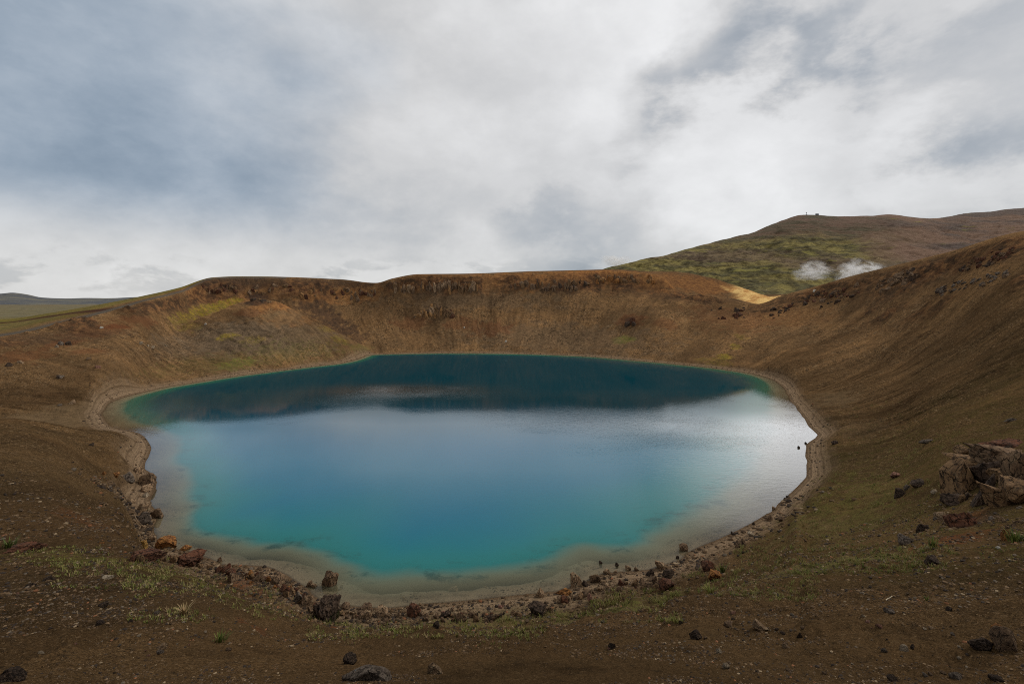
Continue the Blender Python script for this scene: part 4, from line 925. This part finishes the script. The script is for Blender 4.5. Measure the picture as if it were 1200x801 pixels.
def gen_shore(m):
    k = rng.integers(0, len(shore), m); A_ = shore[k]; E_ = shore[(k+1) % len(shore)]-A_; N_ = np.stack([-E_[:, 1], E_[:, 0]], 1)/np.linalg.norm(E_, axis=1)[:, None]
    Q = A_+E_*rng.random((m, 1))+N_*(rng.normal(size=m)*3.5)[:, None]
    sdv = shore_dist(Q[:, 0], Q[:, 1])
    return Q[:, 0], Q[:, 1], .05+.3*rng.random(m)**6+Q[:, 1]*.0003, (sdv > .2) & (np.abs(np.arctan2(Q[:, 0], Q[:, 1])) < .9)
pebble_cloud('beach_gravel', 3600, m_grav, gen_shore, 'loose stones and gravel along the waterline')
def gen_rubble(m):
    a = np.radians(rng.uniform(-43, 36, m)); r = rng.uniform(40, 112, m); x, y = r*np.sin(a), r*np.cos(a); sdv = shore_dist(x, y)
    keep = (sdv > .25) & (sdv < 16) & (rng.random(m) < np.exp(-(sdv/6.5)**2)*(.12+1.1*np.maximum(0, perlin(x*.14, y*.14, 2.7)+.15))*np.where(x > 10, .4, 1.0))
    return x, y, r/F*(.45+2.7*rng.random(m)**3.0), keep
pebble_cloud('rubble', 4600, m_grav, gen_rubble, 'half buried reddish brown rubble along the near edge of the lake')
def gen_sunk(m):
    a = np.radians(rng.uniform(-44, 38, m)); r = rng.uniform(58, 190, m); x, y = r*np.sin(a), r*np.cos(a); sdv = shore_dist(x, y)
    keep = (sdv < -.3) & (sdv > -9) & (rng.random(m) < np.maximum(0, perlin(x*.2, y*.2, 4.7)+.18)*1.6*np.exp(sdv/4))
    return x, y, np.minimum(r/F*(.4+2.0*rng.random(m)**3.5), -.07*sdv), keep
pebble_cloud('sunken_stones', 2600, m_grav, gen_sunk, 'stones lying on the lake bed in the clear shallows')
# ------------------------------------------------------------------ grass
m_grass, t, out = new_mat('grass_blades')
tone = t.attr('tone')
cr = t.node('ShaderNodeValToRGB'); t.l.new(tone, cr.inputs[0])
els = [(0, (.055, .075, .018)), (.35, (.13, .15, .03)), (.6, (.21, .20, .05)), (.8, (.30, .24, .10)), (1, (.36, .25, .13))]
while len(cr.color_ramp.elements) < len(els): cr.color_ramp.elements.new(.5)
for e, (q, c_) in zip(cr.color_ramp.elements, els): e.position = q; e.color = (*c_, 1)
b = principled(t, out, cr.outputs[0], .7); 
def blades(pts, seed):
    """pts: (position, height, tone, count, spread)"""
    r = np.random.default_rng(seed); V = []; T = []; 
    for p, h, tn, n, sp in pts:
        for k in range(n):
            a = r.uniform(0, 6.28); d = np.array([math.cos(a), math.sin(a)]); o = np.array([*(p[:2]+d*r.uniform(0, sp)), 0])
            o[2] = p[2]-.02*h
            hh = h*r.uniform(.5, 1.1); ln = r.uniform(.15, .8)*hh; w = hh*.055+.004
            s = np.array([-d[1], d[0], 0])*w
            b0, b1 = o-s, o+s; m_ = o+np.array([d[0]*ln*.35, d[1]*ln*.35, hh*.62]); tip = o+np.array([d[0]*ln, d[1]*ln, hh*.95])
            V += [b0, b1, m_+s*.7, m_-s*.7, tip, tip+s*.1]; T += [np.clip(tn+r.normal()*.12, 0, 1)]*6
    n = len(V)//6; i = np.arange(n)[:, None]*6
    f = np.vstack([i+[[0, 1, 2, 3]], i+[[3, 2, 5, 4]]])
    return np.array(V), f, np.array(T)
GR = [ # px box, number, tone, height px
 ((860,640,1110,672),330,.42,4.5),((800,668,960,705),240,.45,4.5),((930,555,1120,645),420,.5,3.2),((880,585,1000,640),160,.5,2.6),((1110,640,1195,660),30,.4,4),
 ((400,706,640,748),420,.45,5),((640,690,800,730),380,.48,5),((60,648,200,690),220,.48,4.5),((150,655,370,730),420,.5,4.5),((360,715,430,760),90,.5,4.5),((20,640,120,665),80,.5,4),
 ((560,735,620,760),20,.4,4),((1040,505,1195,560),260,.55,2.4),((960,470,1060,560),120,.52,2.0)]
pts = []
for (x0, y0, x1, y1), n, tn, hp in GR:
    for k in range(int(n*2.6)):
        px, py = rng.uniform(x0, x1), rng.uniform(y0, y1)
        p = hit(px, py)
        if p is None or p[2] < .4: continue
        if fbm(p[0]*.25, p[1]*.25, 9.2, 3) < -.12+.15*rng.random(): continue
        s = p[1]/F
        pts.append((p, hp*s*rng.uniform(.35, 1.0), tn+.08+rng.normal()*.16, int(rng.integers(6, 13)), 3.0*s))
V, f, T = blades(pts, 3)
tag(mesh_obj('grass', V, f, m_grass, attrs={'tone': T}), 'sparse low grass and moss tufts on the near slopes', None, kind='stuff')
for (px, py, hp, tn, n, sp, label) in [
 (216,722,15,.95,60,4,'dry straw-coloured grass tuft standing alone on the left foreground'),
 (258,752,11,.25,50,7,'green leafy tuft on the bare left foreground below the dry tuft'),
 (384,728,9,.12,90,12,'bright green grass tuft at the foot of the tall dark lava block'),
 (832,695,9,.55,90,9,'yellow-green grass cushion left on the bare right foreground edge'),
 (846,671,11,.2,40,4,'green plant beside the rusty clod on the near right shore'),
 (1094,641,11,.25,40,5,'tall green grass clump on the band under the red bank'),
 (1190,634,13,.22,60,9,'dark green plant at the right picture edge by the upright red stone'),
 (1086,703,5,.3,25,3,'small green sprig on the rutted right foreground'),
 (10,641,10,.15,60,8,'dark green tuft beside the scoria heap at the left edge')]:
    p = hit(px, py); s = p[1]/F
    V, f, T = blades([(p, hp*s, tn, n, sp*s)], int(px))
    o = mesh_obj('grass_tuft', V-p, f, m_grass, attrs={'tone': T}); o.location = p
    tag(o, label, 'grass tuft')

# ------------------------------------------------------------------ things on the mountain
def crest(px):
    D = float(np.interp(px, [690,800,940,1080,1140,1400], [1150,1450,1750,1750,2100,2200])); y = float(np.interp(px, [a for a, b in sky_m], [b for a, b in sky_m]))
    return P(px, y, D)
def box(cx, cy, cz, sx, sy, sz):
    V = [(cx+a*sx/2, cy+b_*sy/2, cz+c_*sz/2) for c_ in (-1, 1) for a, b_ in ((-1,-1),(1,-1),(1,1),(-1,1))]
    return V, [[3,2,1,0],[4,5,6,7],[0,1,5,4],[1,2,6,5],[2,3,7,6],[3,0,4,7]]
m_steel = plain_mat('grey_steel', (.30, .31, .33), .5); m_hut = plain_mat('hut_wall', (.16, .17, .19), .8); m_roof = plain_mat('hut_roof', (.10, .10, .11), .7)
p = crest(945); e = bpy.data.objects.new('radio_mast', None); C.objects.link(e); e.location = p; tag(e, 'thin mast standing on the mountain top left of the hut', 'mast')
V, Fc = tube([(0,0,-3),(0,0,5),(0,0,11)], .9, .45); poly_obj('pole', V, Fc, m_steel, e)
V, Fc = box(0, 0, 8.5, 3.4, 1.2, 2.2); poly_obj('antenna', V, Fc, m_steel, e, False)
V, Fc = box(0, 0, -.5, 4.5, 3.5, 4); poly_obj('base', V, Fc, m_hut, e, False)
p = crest(957.5); e = bpy.data.objects.new('hut', None); C.objects.link(e); e.location = p; tag(e, 'small dark hut on the mountain top right of the mast', 'hut')
V, Fc = box(0, 0, 1, 9, 6, 6); poly_obj('wall', V, Fc, m_hut, e, False)
V = [(-5,-3.6,4),(5,-3.6,4),(5,3.6,4),(-5,3.6,4),(-5,0,6.2),(5,0,6.2)]; poly_obj('roof', V, [[3,2,1,0],[0,1,5,4],[2,3,4,5],[1,2,5],[3,0,4]], m_roof, e, False)

# ------------------------------------------------------------------ steam
def steam_mat(dens):
  m, t, out = new_mat('steam_vapour')
  gen = t.node('ShaderNodeTexCoord').outputs['Generated']; oi = t.node('ShaderNodeObjectInfo').outputs['Random']
  sh_ = t.node('ShaderNodeVectorMath', operation='ADD'); t.l.new(gen, sh_.inputs[0]); t.l.new(t.comb(t.math('MULTIPLY', oi, 9.0), t.math('MULTIPLY', oi, 5.0), oi), sh_.inputs[1])
  wn_ = t.node('ShaderNodeVectorMath', operation='MULTIPLY_ADD'); t.l.new(t.noise(sh_.outputs[0], 2.2, 6, .62, .3, 1), wn_.inputs[0]); wn_.inputs[1].default_value = (1.9, 1.6, 2.2); wn_.inputs[2].default_value = (-.95, -.8, -1.1)
  gv = t.mapping(gen, (2, 2, 2), (-1, -1, -1)); ad = t.node('ShaderNodeVectorMath', operation='ADD'); t.l.new(gv, ad.inputs[0]); t.l.new(wn_.outputs[0], ad.inputs[1])
  l1 = t.node('ShaderNodeVectorMath', operation='LENGTH'); t.l.new(ad.outputs[0], l1.inputs[0]); l0 = t.node('ShaderNodeVectorMath', operation='LENGTH'); t.l.new(gv, l0.inputs[0])
  wisp = t.ramp(t.noise(sh_.outputs[0], 5.0, 9, .72, .5), .44, .62)
  dn = t.math('MULTIPLY', t.math('MULTIPLY', t.ramp(l1.outputs['Value'], .95, .15), t.ramp(l0.outputs['Value'], 1.0, .72)), t.math('MULTIPLY', wisp, dens))
  v = t.node('ShaderNodeVolumePrincipled'); t.put(v.inputs['Color'], (1, 1, 1)); v.inputs['Anisotropy'].default_value = .1; t.put(v.inputs['Density'], dn)
  t.l.new(v.outputs[0], out.inputs['Volume'])
  return m
def steam(label, puffs, D, dens):
    """puffs: photo x, y, half width, half height (pixels), slope; soft overlapping clouds of one plume"""
    c0 = P(puffs[0][0], puffs[0][1], D); k = D/F
    e = bpy.data.objects.new('steam_plume', None); C.objects.link(e); e.location = c0; tag(e, label, 'steam plume')
    v0, f0 = ICO[3]; m_steam = steam_mat(dens)
    for (x, y, rx, ry, sl) in puffs:
        q = P(x, y, D+rr.uniform(-6, 6))-c0
        o = mesh_obj('puff', v0*[rx*k, max(rx, ry)*k*.7, ry*k], f0, m_steam, e)
        o.location = q; o.rotation_euler = (0, -sl, 0)
steam('low white steam plume left of the larger one beyond the notch', [(948,322,26,9,.0),(958,316,24,13,-.2)], 880, .085)
steam('larger white steam plume rising behind the right rim', [(996,317,24,15,.7),(1010,319,30,11,-.1),(1027,314,24,7,-.35)], 860, .12)
steam('small white vapour cloud on the skyline left of the mountain', [(722,307,24,8,-.2),(732,305,13,7,0)], 1900, .09)
# ------------------------------------------------------------------ daylight
sun_el, sun_az = 42.0, 62.0          # degrees; azimuth from straight ahead toward the right
w = bpy.data.worlds.new('World'); bpy.context.scene.world = w; w.use_nodes = True
w.node_tree.nodes.clear(); t = NT(w.node_tree)
wo = t.node('ShaderNodeOutputWorld'); bg = t.node('ShaderNodeBackground'); bg.inputs[1].default_value = .1; t.l.new(bg.outputs[0], wo.inputs[0])
sk = t.node('ShaderNodeTexSky', sky_type='NISHITA'); sk.sun_disc = False; sk.sun_elevation = rad(sun_el); sk.sun_rotation = rad(sun_az); sk.altitude = 600
d = t.node('ShaderNodeTexCoord').outputs['Generated']; s = t.sep(d)
wn = t.node('ShaderNodeTexNoise'); t.l.new(t.mapping(d, (1, 1, 1.6), (2.2, .4, 0)), wn.inputs['Vector']); wn.inputs['Scale'].default_value = 2.6; wn.inputs['Detail'].default_value = 7; wn.inputs['Roughness'].default_value = .55
wv = t.node('ShaderNodeVectorMath', operation='MULTIPLY_ADD'); t.l.new(wn.outputs['Color'], wv.inputs[0]); wv.inputs[1].default_value = (.55, .55, .40); wv.inputs[2].default_value = (-.275, -.275, -.20)
w2 = t.node('ShaderNodeVectorMath', operation='ADD'); t.l.new(d, w2.inputs[0]); t.l.new(wv.outputs[0], w2.inputs[1]); nd_ = t.node('ShaderNodeVectorMath', operation='NORMALIZE'); t.l.new(w2.outputs[0], nd_.inputs[0]); dw = nd_.outputs[0]
def spot(px, py, r, warp=True):
    """a soft round patch of sky, its edge torn by the cloud noise"""
    v = np.array([(px-PX)/F, 1, (PY-py)/F]); v /= np.linalg.norm(v)
    dp = t.node('ShaderNodeVectorMath', operation='DOT_PRODUCT'); t.l.new(dw if warp else d, dp.inputs[0]); dp.inputs[1].default_value = v
    return t.ramp(dp.outputs['Value'], math.cos(rad(r)), 1.0)
n_a = t.noise(t.mapping(d, (1, 1, 1.5), (5.3, 2.2, 1)), 1.6, 9, .58, .2)
n_b = t.noise(t.mapping(d, (1, 1, 1.7), (3, 1, 2)), 3.0, 10, .60, .15)
n_c = t.noise(t.mapping(d, (1, 1, 2.6)), 5.0, 8, .6, .3)
up = t.ramp(s[2], .07, .20)
def add(f, k):
    global lum
    lum = t.math('ADD', lum, t.math('MULTIPLY', f, k))
lum = t.math('ADD', .600, t.math('MULTIPLY', t.math('SUBTRACT', n_a, .5), .26))
add(t.math('SUBTRACT', t.ramp(n_b, .32, .68), .5), .10)
add(t.math('SUBTRACT', t.ramp(t.noise(t.mapping(d, (1, 1, 1.8), (1, 7, 2), (0, .25, 0)), 7.0, 9, .60, .1), .36, .64), .5), .045)
add(spot(690,130,24), .10); add(spot(960,190,17), .11); add(spot(1160,160,14), .09); add(spot(780,30,20), .08); add(spot(300,40,14), .04)
add(t.math('MULTIPLY', spot(20,140,36), up), -.12); add(t.math('MULTIPLY', spot(230,205,22), up), -.08)
for q in ((690,262,13,-.15),(640,275,9,-.05),(755,128,7,-.15),(815,100,8,-.17),(885,76,8,-.15),(950,50,8,-.12),(1150,70,17,-.13),(1060,110,10,-.06),(1110,212,10,-.10),(1180,205,9,-.05)): add(t.math('MULTIPLY', spot(*q[:3]), t.ramp(n_b, .40, .56, .25, 1.25)), q[3])
add(t.ramp(s[2], .16, .02), .05)
add(t.math('MULTIPLY', t.math('SUBTRACT', n_b, .5), t.ramp(s[2], .30, .08)), .12)
# low grey cumulus over the left horizon
cum = t.math('MULTIPLY', t.ramp(n_c, .49, .58), t.math('MULTIPLY', t.ramp(s[2], .105, .05), t.ramp(s[2], .0, .02)))
add(cum, -.13)
lum = t.math('MINIMUM', t.math('MAXIMUM', lum, .24), .86)
cool = t.math('ADD', t.ramp(lum, .62, .14, 0, .8), t.math('MULTIPLY', t.math('MULTIPLY', spot(0,150,34), up), .42), clamp=True)
tint = t.mix(cool, (1.0, 1.0, 1.0), (.70, .90, 1.14))
vm = t.node('ShaderNodeVectorMath', operation='SCALE'); t.l.new(tint, vm.inputs[0]); t.put(vm.inputs['Scale'], t.math('MULTIPLY', lum, 10.0))
t.l.new(t.mix(.94, sk.outputs[0], vm.outputs[0]), bg.inputs[0])
L = bpy.data.lights.new('sun', 'SUN'); L.energy = 1.5; L.angle = rad(10); L.color = (1.0, .95, .87)
so = bpy.data.objects.new('sun', L); C.objects.link(so)
so.rotation_euler = (rad(90-sun_el), 0, rad(-sun_az)+math.pi)
# a sun lamp shines along its -Z: from azimuth sun_az (clockwise from +Y) at elevation sun_el
from mathutils import Vector
dv = Vector((math.sin(rad(sun_az))*math.cos(rad(sun_el)), math.cos(rad(sun_az))*math.cos(rad(sun_el)), math.sin(rad(sun_el))))
so.rotation_euler = dv.to_track_quat('Z', 'Y').to_euler(); so.location = dv*300

# ------------------------------------------------------------------ camera
cam = bpy.data.cameras.new('camera'); co = bpy.data.objects.new('camera', cam); C.objects.link(co)
cam.sensor_width = 36.0; cam.lens = 36.0*F/1200.0; cam.shift_y = -(400.5-PY)/1200.0; cam.clip_start = .1; cam.clip_end = 30000
co.location = (0, 0, HC); co.rotation_euler = (rad(90), 0, 0)
sc = bpy.context.scene; sc.camera = co
sc.view_settings.view_transform = 'Standard'; sc.view_settings.look = 'None'; sc.view_settings.exposure = 0.12; sc.view_settings.gamma = 1
sc.cycles.volume_bounces = 12; sc.cycles.max_bounces = 12; sc.cycles.diffuse_bounces = 2; sc.cycles.glossy_bounces = 2; sc.cycles.transparent_max_bounces = 8; sc.cycles.use_denoising = False
sc.cycles.volume_step_rate = 1.0; sc.cycles.pixel_filter_type = 'BLACKMAN_HARRIS'; sc.cycles.filter_width = 1.0
